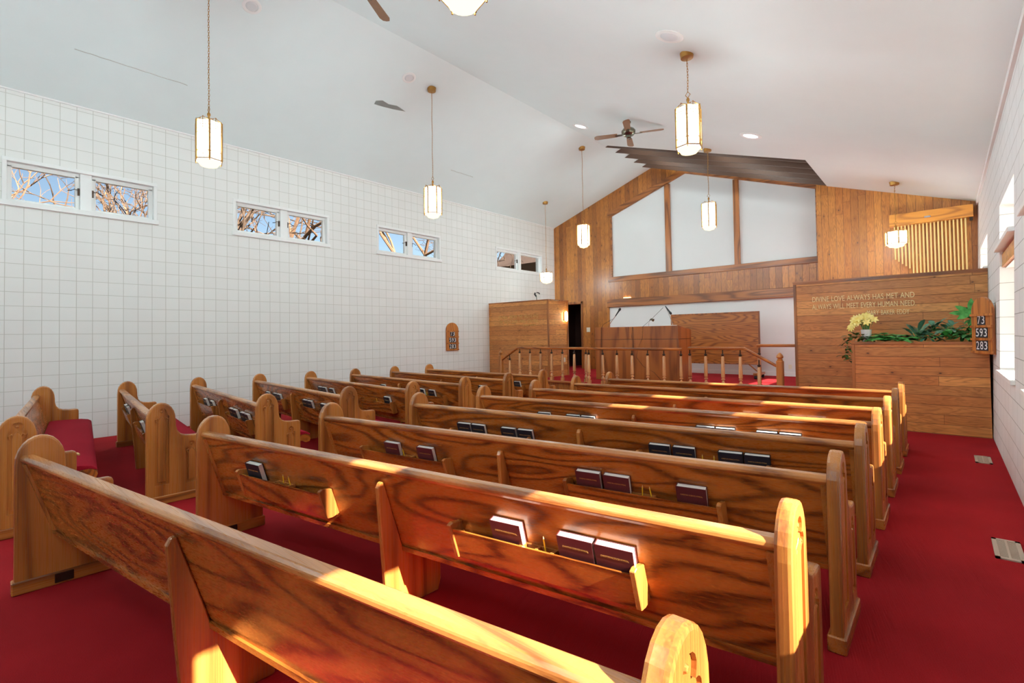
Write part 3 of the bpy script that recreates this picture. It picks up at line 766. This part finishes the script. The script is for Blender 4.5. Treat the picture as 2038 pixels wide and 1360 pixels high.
# ------------------------------------------------------------------ lanterns
HX = .158
def hexp(r, z, k): a = PI/6+PI/3*k+.26; return Vector((r*math.cos(a), r*math.sin(a), z))
def lantern_parts(h, R=HX):
    """local: z=0 top corner of the panels, going down to -h"""
    fr = MB(); gl = MB(); ds = MB()
    for k in range(6):
        a0, a1 = hexp(R,0,k), hexp(R,0,k+1); dn = Vector((0,0,-h)); mid = (a0+a1)/2
        d = (a1-a0).normalized(); W_ = (a1-a0).length; nrm = Vector((mid.x,mid.y,0)).normalized()
        fr.tube([a0+Vector((0,0,.0)), a0+dn], .0135, 6)
        P = lambda u, z: a0 + d*(W_*u) + Vector((0,0,z)) + nrm*.002
        ar = .035
        fr.tube([P(0,0), P(.12,.012), P(.3,.022), P(.5,ar+.01), P(.7,.022), P(.88,.012), P(1,0)], .006, 5)
        if h > .4:
            fr.tube([P(.04,-.16), P(.5,-.125), P(.96,-.16)], .004, 5)
            fr.tube([P(.5,.04), P(.5,-.13)], .004, 5); fr.tube([P(.03,-.055), P(.97,-.055)], .004, 5)
            fr.tube([P(.5+.2*math.cos(t*PI/5), -.055+.032*math.sin(t*PI/5)) for t in range(11)], .004, 5)
            for sx in (-1,1):
                fr.tube([P(.5+sx*.47,-.01), P(.5+sx*.3,-.02), P(.5+sx*.22,-.03)], .0035, 4)
                fr.tube([P(.5+sx*.47,-.12), P(.5+sx*.28,-.095), P(.5+sx*.2,-.075)], .0035, 4)
        zb = -h+.105 if h > .4 else -h+.10
        fr.tube([P(.04,zb), P(.96,zb)], .0045, 5); fr.tube([P(.05,zb), P(.95,-h+.02)], .0035, 4); fr.tube([P(.95,zb), P(.05,-h+.02)], .0035, 4)
        fr.tube([P(0,-h+.008), P(1,-h+.008)], .008, 5)
        fr.tube([P(0,-h), P(0,-h-.02)], .007, 5)
        b0, b1 = hexp(R*.955,0,k), hexp(R*.955,0,k+1)
        gl.face([b0, b1, b1+dn, b0+dn])
    ring = [hexp(R*.93,-h-.002,k) for k in range(6)]; ri2 = [hexp(R*.70,-h-.035,k) for k in range(6)]
    for k in range(6): ds.face([ring[k], ring[(k+1)%6], ri2[(k+1)%6], ri2[k]])
    ds.lathe([(R*.70,-h-.033), (R*.62,-h-.055), (R*.5,-h-.035), (R*.42,-h-.06), (R*.28,-h-.04), (R*.22,-h-.075), (.002,-h-.085)], n=18)
    fr.prism([hexp(R*.95,.004,k) for k in range(6)], (0,0,.004))
    st = MB().lathe([(.012,.02), (.03,.03), (.014,.05), (.012,.10), (.02,.11), (.02,.13), (.008,.15)], n=10)
    for k in range(3): st.tube([hexp(R*.95,.0,2*k), Vector((0,0,.03))], .005, 5)
    hk = MB().tube([(0,0,.145), (.03,0,.185), (0,0,.225), (-.03,0,.185), (0,0,.145)], .005, 5)
    return (fr.mesh('lantern_frame', M['brass'], 50), gl.mesh('lantern_glass', M['shade']), ds.mesh('lantern_dish', M['dish']), st.mesh('lantern_stem', M['brass'], 50), hk.mesh('lantern_hook', M['brass'], 50))
BIG = lantern_parts(.49)
SMALL = lantern_parts(.235, .185)
def chain_mesh(L):
    q = MB(); n_ = max(3, int(L/.034)); s = L/n_
    for i in range(n_):
        z = s*(i+.5); h = s*.72; w_ = .0085; sw = .004*math.sin(i*.35)
        pts = []
        for k in range(9):
            a = 2*PI*k/8; u = w_*math.cos(a); pts.append((u+sw, 0, z+h*math.sin(a)) if i % 2 else (sw, u, z+h*math.sin(a)))
        q.tube(pts, .0027, 4)
    return q.mesh('chain', M['brass'])
def lantern(x, y, ztop, zc, label, parts=BIG):
    t = thing('pendant_lantern', label, 'pendant light', (x, y, ztop), 'hanging brass lanterns')
    for nm, me in zip(('frame','glass_shade','bottom_dish','stem','hook'), parts): link_mesh(nm, me, t)
    L = zc-ztop-.05-.22
    link_mesh('chain', chain_mesh(L), t, (0,0,.22))
    MB().lathe([(.02,zc-.062), (.075,zc-.056), (.08,zc-.02), (.085,zc+.01), (.06,zc+.03)], (x,y,0), 20).build('ceiling_canopy', M['brass'], t, smooth=40)
    return t
for x, y, s, lab, z in ((-7.04,2.17,0,'brass lantern nearest the camera over the left pews',4.29), (-7.142,5.942,0,'second brass lantern back over the left pews, chain before the white ceiling',4.29),
        (-6.849,10.608,0,'brass lantern over the platform against the pine wall at its left',4.275), (-9.008,11.867,1,'short brass lantern in the far left corner by the last window',3.375),
        (-2.333,6.045,0,'large brass lantern hanging before the right ceiling slope',4.29), (-3.75,10.751,0,'brass lantern hanging before the white gable panel',4.27),
        (-.681,12.38,1,'short brass lantern hanging before the chimes',3.44), (-2.40,2.281,0,'brass lantern cut off by the top edge of the photo',4.29)):
    zc = ZL(x) if x < RX else ZR(x)
    lantern(x, y, z, zc, lab, SMALL if s else BIG)
for x, y in ((-7.0,-1.6), (-2.4,-1.5), (-7.0,-4.8), (-2.4,-4.8)):  # extra lanterns added out of view to light the room
    zc = ZL(x) if x < RX else ZR(x)
    lantern(x, y, 4.29, zc, ('unseen brass lantern added behind the camera over the %s %s rows' % ('left' if x < -5 else 'right', 'near' if y > -3 else 'rear')))

# ------------------------------------------------------------------ fans, speakers, recessed lamps
def fan(x, y, zc, zb, ang, label):
    t = thing('ceiling_fan', label, 'ceiling fan', (x, y, zb))
    MB().lathe([(.015,.08), (.015,zc-zb-.05), (.05,zc-zb-.04), (.06,zc-zb+.03)], (x,y,zb), 14).build('downrod', M['fanmetal'], t, smooth=40)
    MB().lathe([(.03,-.10), (.05,-.09), (.055,-.05), (.10,-.04), (.135,0), (.14,.05), (.11,.09), (.04,.11)], (x,y,zb), 20).build('motor', M['fanmetal'], t, smooth=40)
    for k in range(4):
        a = ang+PI/2*k; Mx = Matrix.Translation((x,y,zb-.01)) @ Matrix.Rotation(a, 4, 'Z') @ Matrix.Rotation(math.radians(11), 4, 'X')
        bl = MB().pxy([(.22,-.055), (.62,-.068), (.67,-.045), (.68,0), (.67,.045), (.62,.068), (.22,.055)], -.005, .005).xf(Mx)
        b_ = bl.build('blade', M['fanblade'], t)
        MB().pxy([(.10,-.02), (.24,-.035), (.27,0), (.24,.035), (.10,.02)], -.012, -.005).xf(Mx).build('blade_iron', M['fanmetal'], b_)
    return t
M['fanblade'] = plain('walnut_fan_blade', lin(134,92,56), .4, var=.2, scale=20)
fan(-4.66, 8.93, ZR(-4.66), 5.52, math.radians(24), 'small brown ceiling fan in front of the louvre boards')
fan(-4.9, 3.05, ZR(-4.9), 5.55, math.radians(30), 'brown ceiling fan whose blade tip shows at the top edge of the photo')
def disc(x, y, z, sl, R, name, label, cat, ring, core, rr=.6, dz=.02):
    t = thing(name, label, cat, (x, y, z(x)-.002), rot=(0, sl, 0))
    MB().lathe([(R*.62,-.004), (R*.68,-.012), (R*.9,-.014), (R,-.006), (R,.01), (R*.62,.01)], n=32).build('trim_ring', ring, t, local=True, smooth=40)
    MB().lathe([(.001,-dz), (R*.5,-dz), (R*.63,-.006), (R*.63,.008)], n=28).build('center', core, t, local=True, smooth=40)
    return t
sL, sR = -math.atan(.346), math.atan(.334)
disc(-7.165, 2.747, ZL, sL, .125, 'ceiling_speaker', 'round ceiling speaker at the top of the left slope near the camera', 'speaker', M['white'], M['spk'])
disc(-7.134, 5.415, ZL, sL, .125, 'ceiling_speaker', 'round ceiling speaker just left of a lantern canopy on the left slope', 'speaker', M['white'], M['spk'])
disc(-2.345, 5.551, ZR, sR, .165, 'ceiling_speaker', 'round ceiling speaker above the large lantern on the right slope', 'speaker', M['white'], M['spk'])
disc(-6.12, 9.44, ZR, sR, .19, 'recessed_light', 'lit recessed light beside the ceiling ridge left of the fan', 'recessed light', M['white'], M['lamp'], dz=.004)
disc(-2.555, 9.55, ZR, sR, .19, 'recessed_light', 'lit recessed light on the right ceiling slope above the lantern', 'recessed light', M['white'], M['lamp'], dz=.004)

for k, (x, y) in enumerate(((-5.6,11.5), (-3.4,11.5), (-5.2,12.55), (-3.0,12.55))):  # unseen lamps added over the louvres to brighten the platform
    z = lambda q: ZR2(q) - .02
    disc(x if x > -5.44 else -5.42, y, z, sR, .19, 'recessed_light', 'stage light added unseen above the louvre boards, %s' % ['near left','near right','far left','far right'][k], 'recessed light', M['white'], M['fill'], dz=.004)
# floor registers
def register(x0, x1, y0, y1, label):
    t = thing('floor_vent', label, 'floor vent', ((x0+x1)/2, (y0+y1)/2, 0))
    MB().box(x0, x1, y0, y0+.03, 0, .008).box(x0, x1, y1-.03, y1, 0, .008).box(x0, x0+.025, y0, y1, 0, .008).box(x1-.025, x1, y0, y1, 0, .008).build('vent_frame', M['vent'], t)
    q = MB().box(x0+.02, x1-.02, y0+.02, y1-.02, 0, .003)
    n_ = int((y1-y0-.06)/.016)
    for i in range(n_): q.box(x0+.025, x1-.025, y0+.034+i*.016, y0+.042+i*.016, .002, .007)
    q.box((x0+x1)/2-.006, (x0+x1)/2+.006, y0+.03, y1-.03, .002, .0078)
    q.build('grille', M['vent'], t)
register(.21, .355, 4.52, 4.93, 'beige floor vent nearest the camera in the right aisle')
register(.22, .36, 7.59, 8.0, 'beige floor vent near the planter in the right aisle')
register(-9.98, -9.86, 1.13, 1.45, 'beige floor vent at the foot of the left wall')

# ------------------------------------------------------------------ pews
KB = .145/.465
def face_t(z, d=0): return -.085+(.80-z)*KB-d
def arch_poly():
    p = [(-.118,0), (-.118,.76)]
    for k in range(1, 7):
        a = k/6; p.append((-.118+.118*(1-math.cos(a*PI/2))**1.0*1.0, .76+.178*math.sin(a*PI/2)**.9))
    q = [(-x, z) for x, z in p[1:-1]][::-1]
    p += [(x*.95, z) for x, z in q]
    p += [(.113,.715), (.125,.665), (.15,.632), (.19,.615), (.25,.607), (.325,.606), (.345,.598), (.352,.575), (.352,0)]
    return p
def trefoil(cx, hw, z0, zh, s):
    p = [(cx-hw, z0), (cx-hw, zh)]
    for k in range(0, 6):
        a = math.radians(205-k*25); p.append((cx-.034*s+.026*s*math.cos(a), zh+.022*s+.026*s*math.sin(a)))
    for k in range(0, 9):
        a = math.radians(200-k*27.5); p.append((cx+.036*s*math.cos(a), zh+.074*s+.036*s*math.sin(a)))
    for k in range(5, -1, -1):
        a = math.radians(205-k*25); p.append((cx+.034*s-.026*s*math.cos(a), zh+.022*s+.026*s*math.sin(a)))
    p += [(cx+hw, zh), (cx+hw, z0)]
    return p
TH_E = .056
def end_mesh():
    """local: outer face at x=+.028, inner at -.028, t along y"""
    q = MB().pyz(arch_poly(), -TH_E/2, TH_E/2).bevel(.013, 2, 50)
    body = q.mesh('pew_end', M['oakz'])
    cut = MB().pyz(trefoil(0,.056,.18,.775,1.0), TH_E/2-.011, TH_E/2+.02)
    cut.pyz(trefoil(.24,.049,.16,.455,.86), TH_E/2-.011, TH_E/2+.02)
    cm = cut.mesh('cut', None)
    ob = bpy.data.objects.new('tmp_body', body); oc = bpy.data.objects.new('tmp_cut', cm)
    C.objects.link(ob); C.objects.link(oc)
    md = ob.modifiers.new('b', 'BOOLEAN'); md.object = oc; md.operation = 'DIFFERENCE'; md.solver = 'EXACT'
    dg = bpy.context.evaluated_depsgraph_get()
    me = bpy.data.meshes.new_from_object(ob.evaluated_get(dg))
    bpy.data.objects.remove(ob); bpy.data.objects.remove(oc)
    bm = bmesh.new(); bm.from_mesh(me)
    r = MB()
    for cx, hw, z0, zh, s in ((0,.030,.205,.765,1.0), (.24,.026,.185,.445,.86)):
        r.pyz([(cx-hw,z0), (cx+hw,z0), (cx+hw,zh), (cx+hw*.55,zh+.03*s), (cx,zh+.048*s), (cx-hw*.55,zh+.03*s), (cx-hw,zh)], TH_E/2-.014, TH_E/2-.003)
        for sx in (-1,1):
            r.tube([(TH_E/2-.010,cx+sx*.040*s,zh-.01*s), (TH_E/2-.006,cx+sx*.047*s,zh+.02*s), (TH_E/2-.006,cx+sx*.03*s,zh+.032*s), (TH_E/2-.008,cx+sx*.022*s,zh+.012*s)], .0065*s, 5)
        r.lathe([(.001,-.008), (.008,-.005), (.010,0), (.008,.005), (.001,.008)], (0,0,0), 8) if False else None
        r.tube([(TH_E/2-.012,cx,zh+.088*s), (TH_E/2-.002,cx,zh+.088*s)], [.012*s,.007*s], 8)
    r.bevel(.003, 1, 50)
    tmp = bpy.data.meshes.new('tmp'); bmesh.ops.recalc_face_normals(r.bm, faces=r.bm.faces[:]); r.bm.to_mesh(tmp); r.bm.free()
    bm.from_mesh(tmp); bm.to_mesh(me); bm.free(); bpy.data.meshes.remove(tmp)
    me.materials.clear(); me.materials.append(M['oakz'])
    for p in me.polygons: p.use_smooth = False
    me.name = 'pew_end'
    return me
END = end_mesh()
ENDM = END.copy(); ENDM.transform(Matrix.Diagonal((-1,1,1,1))); ENDM.flip_normals()
BASE = MB().box(-.039, .039, -.130, .362, 0, .078).bevel(.006).mesh('pew_base', M['oaky'])
CLIP = MB().box(-.045, -.038, .06, .15, .012, .07).bevel(.004).mesh('floor_bracket', M['bronze'])

def pew(side, i, xl, yl, xr, yr, zs, label):
    m = (yr-yl)/(xr-xl); xm = (xl+xr)/2; ym = (yl+yr)/2
    t = thing('church_pew', label, 'pew', (xm, ym, 0), 'oak pews with red cushions')
    Y = lambda x: yl+m*(x-xl)
    # xl / xr are the visible faces of the two end panels
    if side == 'R': cl, cr = xl-.028, xr
    else: cl, cr = xl-.028, xr-.028+.0
    for cx, me, sgn in ((cl, ENDM, -1), (cr, END, 1)):
        eo = link_mesh('end_panel', me, t, (cx-xm, Y(cx)-ym, 0)); eo.scale = (1,1,zs)
        bo = link_mesh('plinth', BASE, eo)
        if sgn < 0: link_mesh('floor_bracket', CLIP, eo, rot=(0,0,0)).scale = (-1,1,1)
    a, b_ = cl+.024, cr-.024
    def ext(poly, x0, x1):
        q = MB(); q.prism([(x0, Y(x0)+tt, z*zs) for tt, z in poly], (x1-x0, m*(x1-x0), 0)); return q
    th = .028
    ext([(face_t(.80),.80), (face_t(.335),.335), (face_t(.335)+th,.335-.0), (face_t(.80)+th,.80)], a, b_).build('backrest', M['oakx'], t)
    ext([(-.098,.795), (-.098,.812), (-.088,.826), (-.040,.826), (-.028,.812), (-.036,.775), (-.075,.775)], a, b_).bevel(.003, 1, 20).build('top_rail', M['oakedge'], t)
    ext([(face_t(.345,.012),.345), (face_t(.345,.012)+.004,.318), (face_t(.345)+.06,.318), (face_t(.345)+.06,.345)], a, b_).build('bottom_rail', M['oakx'], t)
    for x0, x1 in ((a, a+.03), (b_-.03, b_)):
        ext([(face_t(.775,.014),.775), (face_t(.345,.014),.345), (face_t(.345)+.005,.345), (face_t(.775)+.005,.775)], x0, x1).build('cleat', M['oakz'], t)
    ext([(.06,.375), (.06,.412), (.44,.424), (.478,.408), (.492,.372), (.478,.338), (.43,.33), (.40,.352)], a, b_).build('seat', M['oakx'], t)
    ext([(.055,.41), (.06,.468), (.12,.474), (.38,.462), (.45,.448), (.484,.425), (.49,.405), (.44,.4245)], a+.004, b_-.004).bevel(.005, 2, 40).build('cushion', M['cush'], t, smooth=50)
    sx = (cl+cr)/2
    q = MB(); q.prism([(sx-.016, Y(sx)+tt, z*zs) for tt, z in ((-.045,0), (-.1,.70), (-.085,.728), (-.064,.73), (face_t(.345)-.0015,.345), (face_t(.345)+.06,.317), (.33,.335), (.33,.06), (.31,0))], (.032,0,0))
    q.bevel(.005, 1, 40).build('center_support', M['oakz'], t)
    for cxr in (sx-.94 if side == 'R' else sx-.84, sx+.95 if side == 'R' else sx+.83):
        if (side, i) in (('R',0), ('L',0)): continue
        x0, x1 = cxr-.45, cxr+.45
        F = lambda z, d: (face_t(z, d), z)
        q = ext([F(.43,.062), F(.58,.062), F(.58,.074), F(.43,.074)], x0+.012, x1-.012)
        bm2 = ext([F(.43,0), F(.43,.062), F(.442,.062), F(.442,0)], x0+.012, x1-.012)
        tmp = bpy.data.meshes.new('x'); bm2.bm.to_mesh(tmp); bm2.bm.free(); q.bm.from_mesh(tmp); bpy.data.meshes.remove(tmp)
        rk = q.build('book_rack', M['oakx'], t)
        for e0, e1 in ((x0-.012, x0+.012), (x1-.012, x1+.012)):
            o = ext([F(.445,.001), F(.43,.05), F(.43,.082), F(.60,.082), F(.612,.06), F(.605,.001)], e0, e1).bevel(.003).build('rack_end', M['oakz'], t)
            o.parent = rk
        q = MB()
        for d0, d1, e0, e1 in ((.002,.014,-.085,.085), (.048,.06,-.085,.085), (.014,.048,-.085,-.07), (.014,.048,.07,.085), (.014,.048,-.006,.006)):
            q.prism([(cxr+e0, Y(cxr+e0)+face_t(zz,dd), zz*zs) for zz, dd in ((.555,d0), (.555,d1), (.572,d1), (.572,d0))], (e1-e0, m*(e1-e0), 0))
        o = q.build('pencil_holder', M['oakedge'], t); o.parent = rk
    return (xm, ym, Y, m, zs)

ORD = ['first','second','third','fourth','fifth','sixth','seventh','eighth']
RY = list(zip((.375,1.335,2.30,3.30,4.28,5.28,6.27,7.27), (.945,1.90,2.855,3.805,4.755,5.705,6.645,7.585)))
LY = list(zip((.797,1.686,2.593,3.524,4.44,5.365,6.31,7.26), (.34,1.286,2.239,3.207,4.168,5.144,6.128,7.07)))
RS = [1.0,.992,.983,.978,.966,.958,.942,.935]; LS = [1.0,.995,.987,.98,.966,.956,.95,.944]
PEW = {}
for i in range(8):
    lab = 'oak pew in the right block, %s from the camera' % ORD[i]
    if i == 0: lab = 'nearest oak pew in the right block, running off the bottom of the photo'
    if i == 7: lab = 'frontmost oak pew in the right block, nearest the platform railing'
    PEW['R',i] = pew('R', i, -4.2, RY[i][0], -.415, RY[i][1], RS[i], lab)
    lab = 'oak pew in the left block, %s from the camera' % ORD[i]
    if i == 0: lab = 'nearest oak pew in the left block, red seat cushion showing at the photo edge'
    if i == 7: lab = 'frontmost oak pew in the left block, nearest the left plank screen'
    PEW['L',i] = pew('L', i, -8.9, LY[i][0], -5.46, LY[i][1], LS[i], lab)

# ------------------------------------------------------------------ books and pencils in the racks
BW, BH, BT = .160, .238, .036
def book_meshes(m):
    cv = MB().box(-BW/2, BW/2, -BT, -BT+.003, 0, BH).box(-BW/2, BW/2, -.003, 0, 0, BH).box(-BW/2-.0015, -BW/2+.003, -BT, 0, 0, BH).bevel(.001).mesh('book_cover', m)
    pg = MB().box(-BW/2+.003, BW/2-.005, -BT+.003, -.003, .004, BH-.004).mesh('pages', M['paper'])
    return cv, pg
BK = {'maroon': book_meshes(M['maroon']), 'navy': book_meshes(M['navy'])}
tt = text_mesh('CHRISTIAN SCIENCE HYMNAL', .0115, M['gold'], depth=.0002, align='CENTER')
xs = [v.co.x for v in tt.vertices]; tt.transform(Matrix.Diagonal((.118/(max(xs)-min(xs)), 1, 1, 1)))
tt.transform(Matrix.Rotation(PI/2, 4, 'X')); tt.transform(Matrix.Translation((0, -BT-.0004, BH-.052)))
BOOKS = {('R',1): [-3.57,-1.53,-1.19,-1.02], ('R',2): [-3.39,-3.03,-1.69,-1.51,-1.08], ('R',3): [-3.57,-3.40,-3.05,-2.87,-1.67,-1.49,-1.17,-1.0],
 ('R',4): [-3.35,-3.0,-2.83,-1.67,-1.5,-1.17,-1.0], ('R',5): [-1.56,-1.14,-.975], ('L',1): [-8.25,-7.95,-6.35], ('L',2): [-8.10,-7.70,-6.66,-6.49,-6.16,-5.99],
 ('L',3): [-8.28,-7.94,-7.77,-6.71,-6.54,-6.09], ('L',4): [-8.36,-8.19,-7.9,-6.06], ('L',5): [-7.75,-6.54,-6.25], ('L',6): [-6.07], ('L',7): [-6.07]}
POS = {1: ['only'], 2: ['left','right'], 3: ['leftmost','middle','rightmost'], 4: ['leftmost','second','third','rightmost']}
for (s, i), lst in BOOKS.items():
    xm, ym, Y, m, zs = PEW[s,i]; sx = xm
    for grp, pred in (('left', lambda x: x < sx), ('right', lambda x: x >= sx)):
        g = [x for x in lst if pred(x)]
        for k, x in enumerate(g):
            maroon = s == 'R' and i in (1, 2) and not (i == 1 and k == 0 and grp == 'left')
            col = 'maroon' if maroon else 'navy'
            if len(g) == 1: lab = 'lone %s hymnal in the %s rack behind the %s %s-block pew' % (col, grp, ORD[i], 'right' if s == 'R' else 'left')
            else: lab = '%s %s hymnal in the %s rack behind the %s %s-block pew' % (POS[len(g)][k], col, grp, ORD[i], 'right' if s == 'R' else 'left')
            up = Vector((0, -KB, 1)).normalized(); ax = Vector((1, m, 0)).normalized()
            nr = up.cross(ax); nr.normalize()                     # +Y local, into the back
            z0 = .448
            p = Vector((x, Y(x)+face_t(z0, .006), z0*zs))
            t = thing('hymnal', lab, 'book', p, 'hymnals in the pew racks')
            Rm = Matrix((ax, nr, up)).transposed(); Rm = Rm @ Matrix.Rotation(random.uniform(-.015,.015), 3, 'Y')
            t.rotation_euler = Rm.to_euler()
            cv, pg = BK[col]
            c_ = link_mesh('cover', cv, t); link_mesh('pages', pg, t); link_mesh('title', tt, c_)
PENC = {('R',1): [-3.27,-3.19,-1.34], ('R',2): [-3.27,-1.36,-1.30], ('L',4): [-6.40], ('L',5): [-6.42], ('R',3): [-1.36,-1.28]}
CNT = {}
pm = MB().cone((0,0,0), (0,0,.085), .0036, n=6).mesh('pencil_body', M['pencil'])
pt = MB().cone((0,0,.085), (0,0,.098), .0036, .0008, n=6).mesh('pencil_point', M['pwood'])
for (s, i), lst in PENC.items():
    xm, ym, Y, m, zs = PEW[s,i]
    for k, x in enumerate(lst):
        side_ = 'left' if x < xm else 'right'
        same = [q for q in lst if (q < xm) == (x < xm)]
        w_ = '' if len(same) == 1 else ('left-hand ' if x == same[0] else 'right-hand ')
        t = thing('pencil', '%sstub of pencil in the %s rack behind the %s %s-block pew' % (w_, side_, ORD[i], 'right' if s == 'R' else 'left'), 'pencil',
                  (x, Y(x)+face_t(.53,.03), .535*zs), 'pencil stubs in the pew racks', rot=(random.uniform(.15,.3), random.uniform(-.12,.12), 0))
        link_mesh('barrel', pm, t); link_mesh('point', pt, t)
def on_seat(s, i, x, t0, mb, name, m, label, cat):
    xm, ym, Y, mm, zs = PEW[s,i]
    o = mb.build(name, m); o.location = (x, Y(x)+t0, .468*zs); tag(o, label, cat); return o
on_seat('L', 2, -6.0, .26, MB().box(-.08,.08,-.11,.11,0,.012), 'booklet', M['paper'], 'white booklet lying on the red cushion of the third left-block pew', 'booklet')
on_seat('L', 0, -6.05, .36, MB().box(-.05,.05,-.007,.007,0,.012), 'pencil', M['pwood'], 'pale wooden pencil lying on the nearest left-block cushion', 'pencil')

# ------------------------------------------------------------------ outdoors
struct(MB().box(-60, XL-.3, -40, 60, -1.2, -1.0), 'ground_left', M['ground'], 'winter grass outside the left windows')
struct(MB().box(1.05, 40, -40, 60, -1.2, -1.0), 'ground_right', M['reflector'], 'pale gravel added outside the right windows to bounce sun in')
def tree(x, y, h, seed, m, label):
    rnd = random.Random(seed); q = MB(); cnt = [0]
    def br(p, d, L, r, lv):
        if lv == 0 or cnt[0] > 1500 or p.x > -12.4 and lv < 7: return
        pts = [p]; dd = d.copy()
        for k in range(3):
            dd = (dd+Vector((rnd.uniform(-.22,.22), rnd.uniform(-.22,.22), rnd.uniform(-.1,.16)))).normalized()
            pts.append(pts[-1]+dd*L/3)
        q.tube(pts, [r, r*.9, r*.78, r*.64], 6 if lv > 3 else 4); cnt[0] += 1
        for k in range(rnd.choice((2,3,3)) if lv > 1 else 2):
            a = rnd.uniform(0, 2*PI); sp = rnd.uniform(.45,1.0)
            side = dd.orthogonal().normalized(); side.rotate(Matrix.Rotation(a, 3, dd))
            br(pts[rnd.choice((2,3))] if k else pts[3], (dd+side*sp).normalized(), L*rnd.uniform(.62,.82), r*.6, lv-1)
    t = thing('bare_tree', label, 'tree', (x, y, -1))
    br(Vector((x,y,-1)), Vector((rnd.uniform(-.1,.1), rnd.uniform(-.1,.1), 1)), h, .13+.02*rnd.random(), 7)
    q.build('branches', m, t)
    return t
for x, y, h, sd, m, lab in ((-16.2,1.3,3.6,3,'bark2','bare tan tree outside the first left window'), (-15.6,3.3,3.2,5,'bark','bare brown tree outside the first left window, right pane'),
     (-16.6,5.4,3.8,11,'bark','bare grey tree outside the second left window, left pane'), (-15.0,2.3,2.6,41,'bark','slender bare tree low outside the first left window'), (-15.4,.9,2.8,43,'bark2','bare forked tree at the far left outside the first left window'), (-17.5,8.6,4.4,9,'bark2','bare tan tree outside the second left window, right pane'),
     (-16.2,9.9,3.6,21,'bark','bare grey tree outside the third left window, left pane'), (-17.0,13.2,4.2,17,'bark2','bare tan tree outside the third left window, right pane'),
     (-16.8,16.2,3.4,29,'bark','bare grey tree outside the last left window')):
    tree(x, y, h, sd, M[m], lab)
ev = thing('outbuilding', 'brown roofed outbuilding whose eave shows through the last left window', 'outbuilding', (-13.6, 18.6, -1))
MB().box(-15.0, -12.6, 17.6, 20.6, -1, 4.2).build('walls', M['siding'], ev)
MB().pyz([(16.35,4.62), (18.0,5.9), (21.5,5.9), (21.5,4.0), (16.9,4.0)], -15.6, -12.2).build('roof', M['shingle'], ev)

# ------------------------------------------------------------------ light
sun = bpy.data.lights.new('sun', 'SUN'); sun.energy = 14.0; sun.angle = .0095; sun.color = (1.0, .92, .80)
so = bpy.data.objects.new('sun', sun); C.objects.link(so); so.location = (12, -8, 12)
az, tx = math.atan(.08), .628
dirv = Vector((-math.cos(az), math.sin(az), -tx*math.cos(az))).normalized()
so.rotation_euler = dirv.to_track_quat('-Z', 'Y').to_euler()
wd = bpy.data.worlds.new('sky'); bpy.context.scene.world = wd; wd.use_nodes = True
nt = wd.node_tree; nt.nodes.clear()
sky = nt.nodes.new('ShaderNodeTexSky'); sky.sky_type = 'NISHITA'; sky.sun_disc = False
sky.sun_elevation = math.radians(27); sky.sun_rotation = math.radians(125); sky.air_density = 1.0; sky.dust_density = 1.0
bg = nt.nodes.new('ShaderNodeBackground'); bg.inputs[1].default_value = .062
wo = nt.nodes.new('ShaderNodeOutputWorld')
nt.links.new(sky.outputs[0], bg.inputs[0]); nt.links.new(bg.outputs[0], wo.inputs[0])

# ------------------------------------------------------------------ camera
F_, YAW, PITCH, ROLL, CYV = 980.22, .7208, .0210, -.0156, 647.93
cy, sy = math.cos(YAW), math.sin(YAW)
f = Vector((-sy*math.cos(PITCH), cy*math.cos(PITCH), math.sin(PITCH)))
r0 = Vector((cy, sy, 0)); u0 = r0.cross(f)
r = math.cos(ROLL)*r0+math.sin(ROLL)*u0; u = -math.sin(ROLL)*r0+math.cos(ROLL)*u0
cam = bpy.data.cameras.new('camera'); co = bpy.data.objects.new('camera', cam); C.objects.link(co)
mt = Matrix((r, u, -f)).transposed().to_4x4(); mt.translation = Vector((0, 0, 1.505)); co.matrix_world = mt
cam.sensor_fit = 'HORIZONTAL'; cam.sensor_width = 36.0; cam.lens = 36.0*F_/2038
cam.shift_y = -(680-CYV)/2038; cam.clip_start = .05; cam.clip_end = 300
sc = bpy.context.scene; sc.camera = co
sc.view_settings.view_transform = 'Standard'; sc.view_settings.look = 'None'
sc.view_settings.exposure = 1.2; sc.view_settings.gamma = 1.0; sc.view_settings.use_curve_mapping = False
sc.cycles.max_bounces = 7; sc.cycles.diffuse_bounces = 5; sc.cycles.glossy_bounces = 3; sc.cycles.transparent_max_bounces = 12
sc.cycles.sample_clamp_direct = 3.0; sc.cycles.sample_clamp_indirect = 5.0; sc.cycles.caustics_reflective = False; sc.cycles.caustics_refractive = False
sc.cycles.use_denoising = True
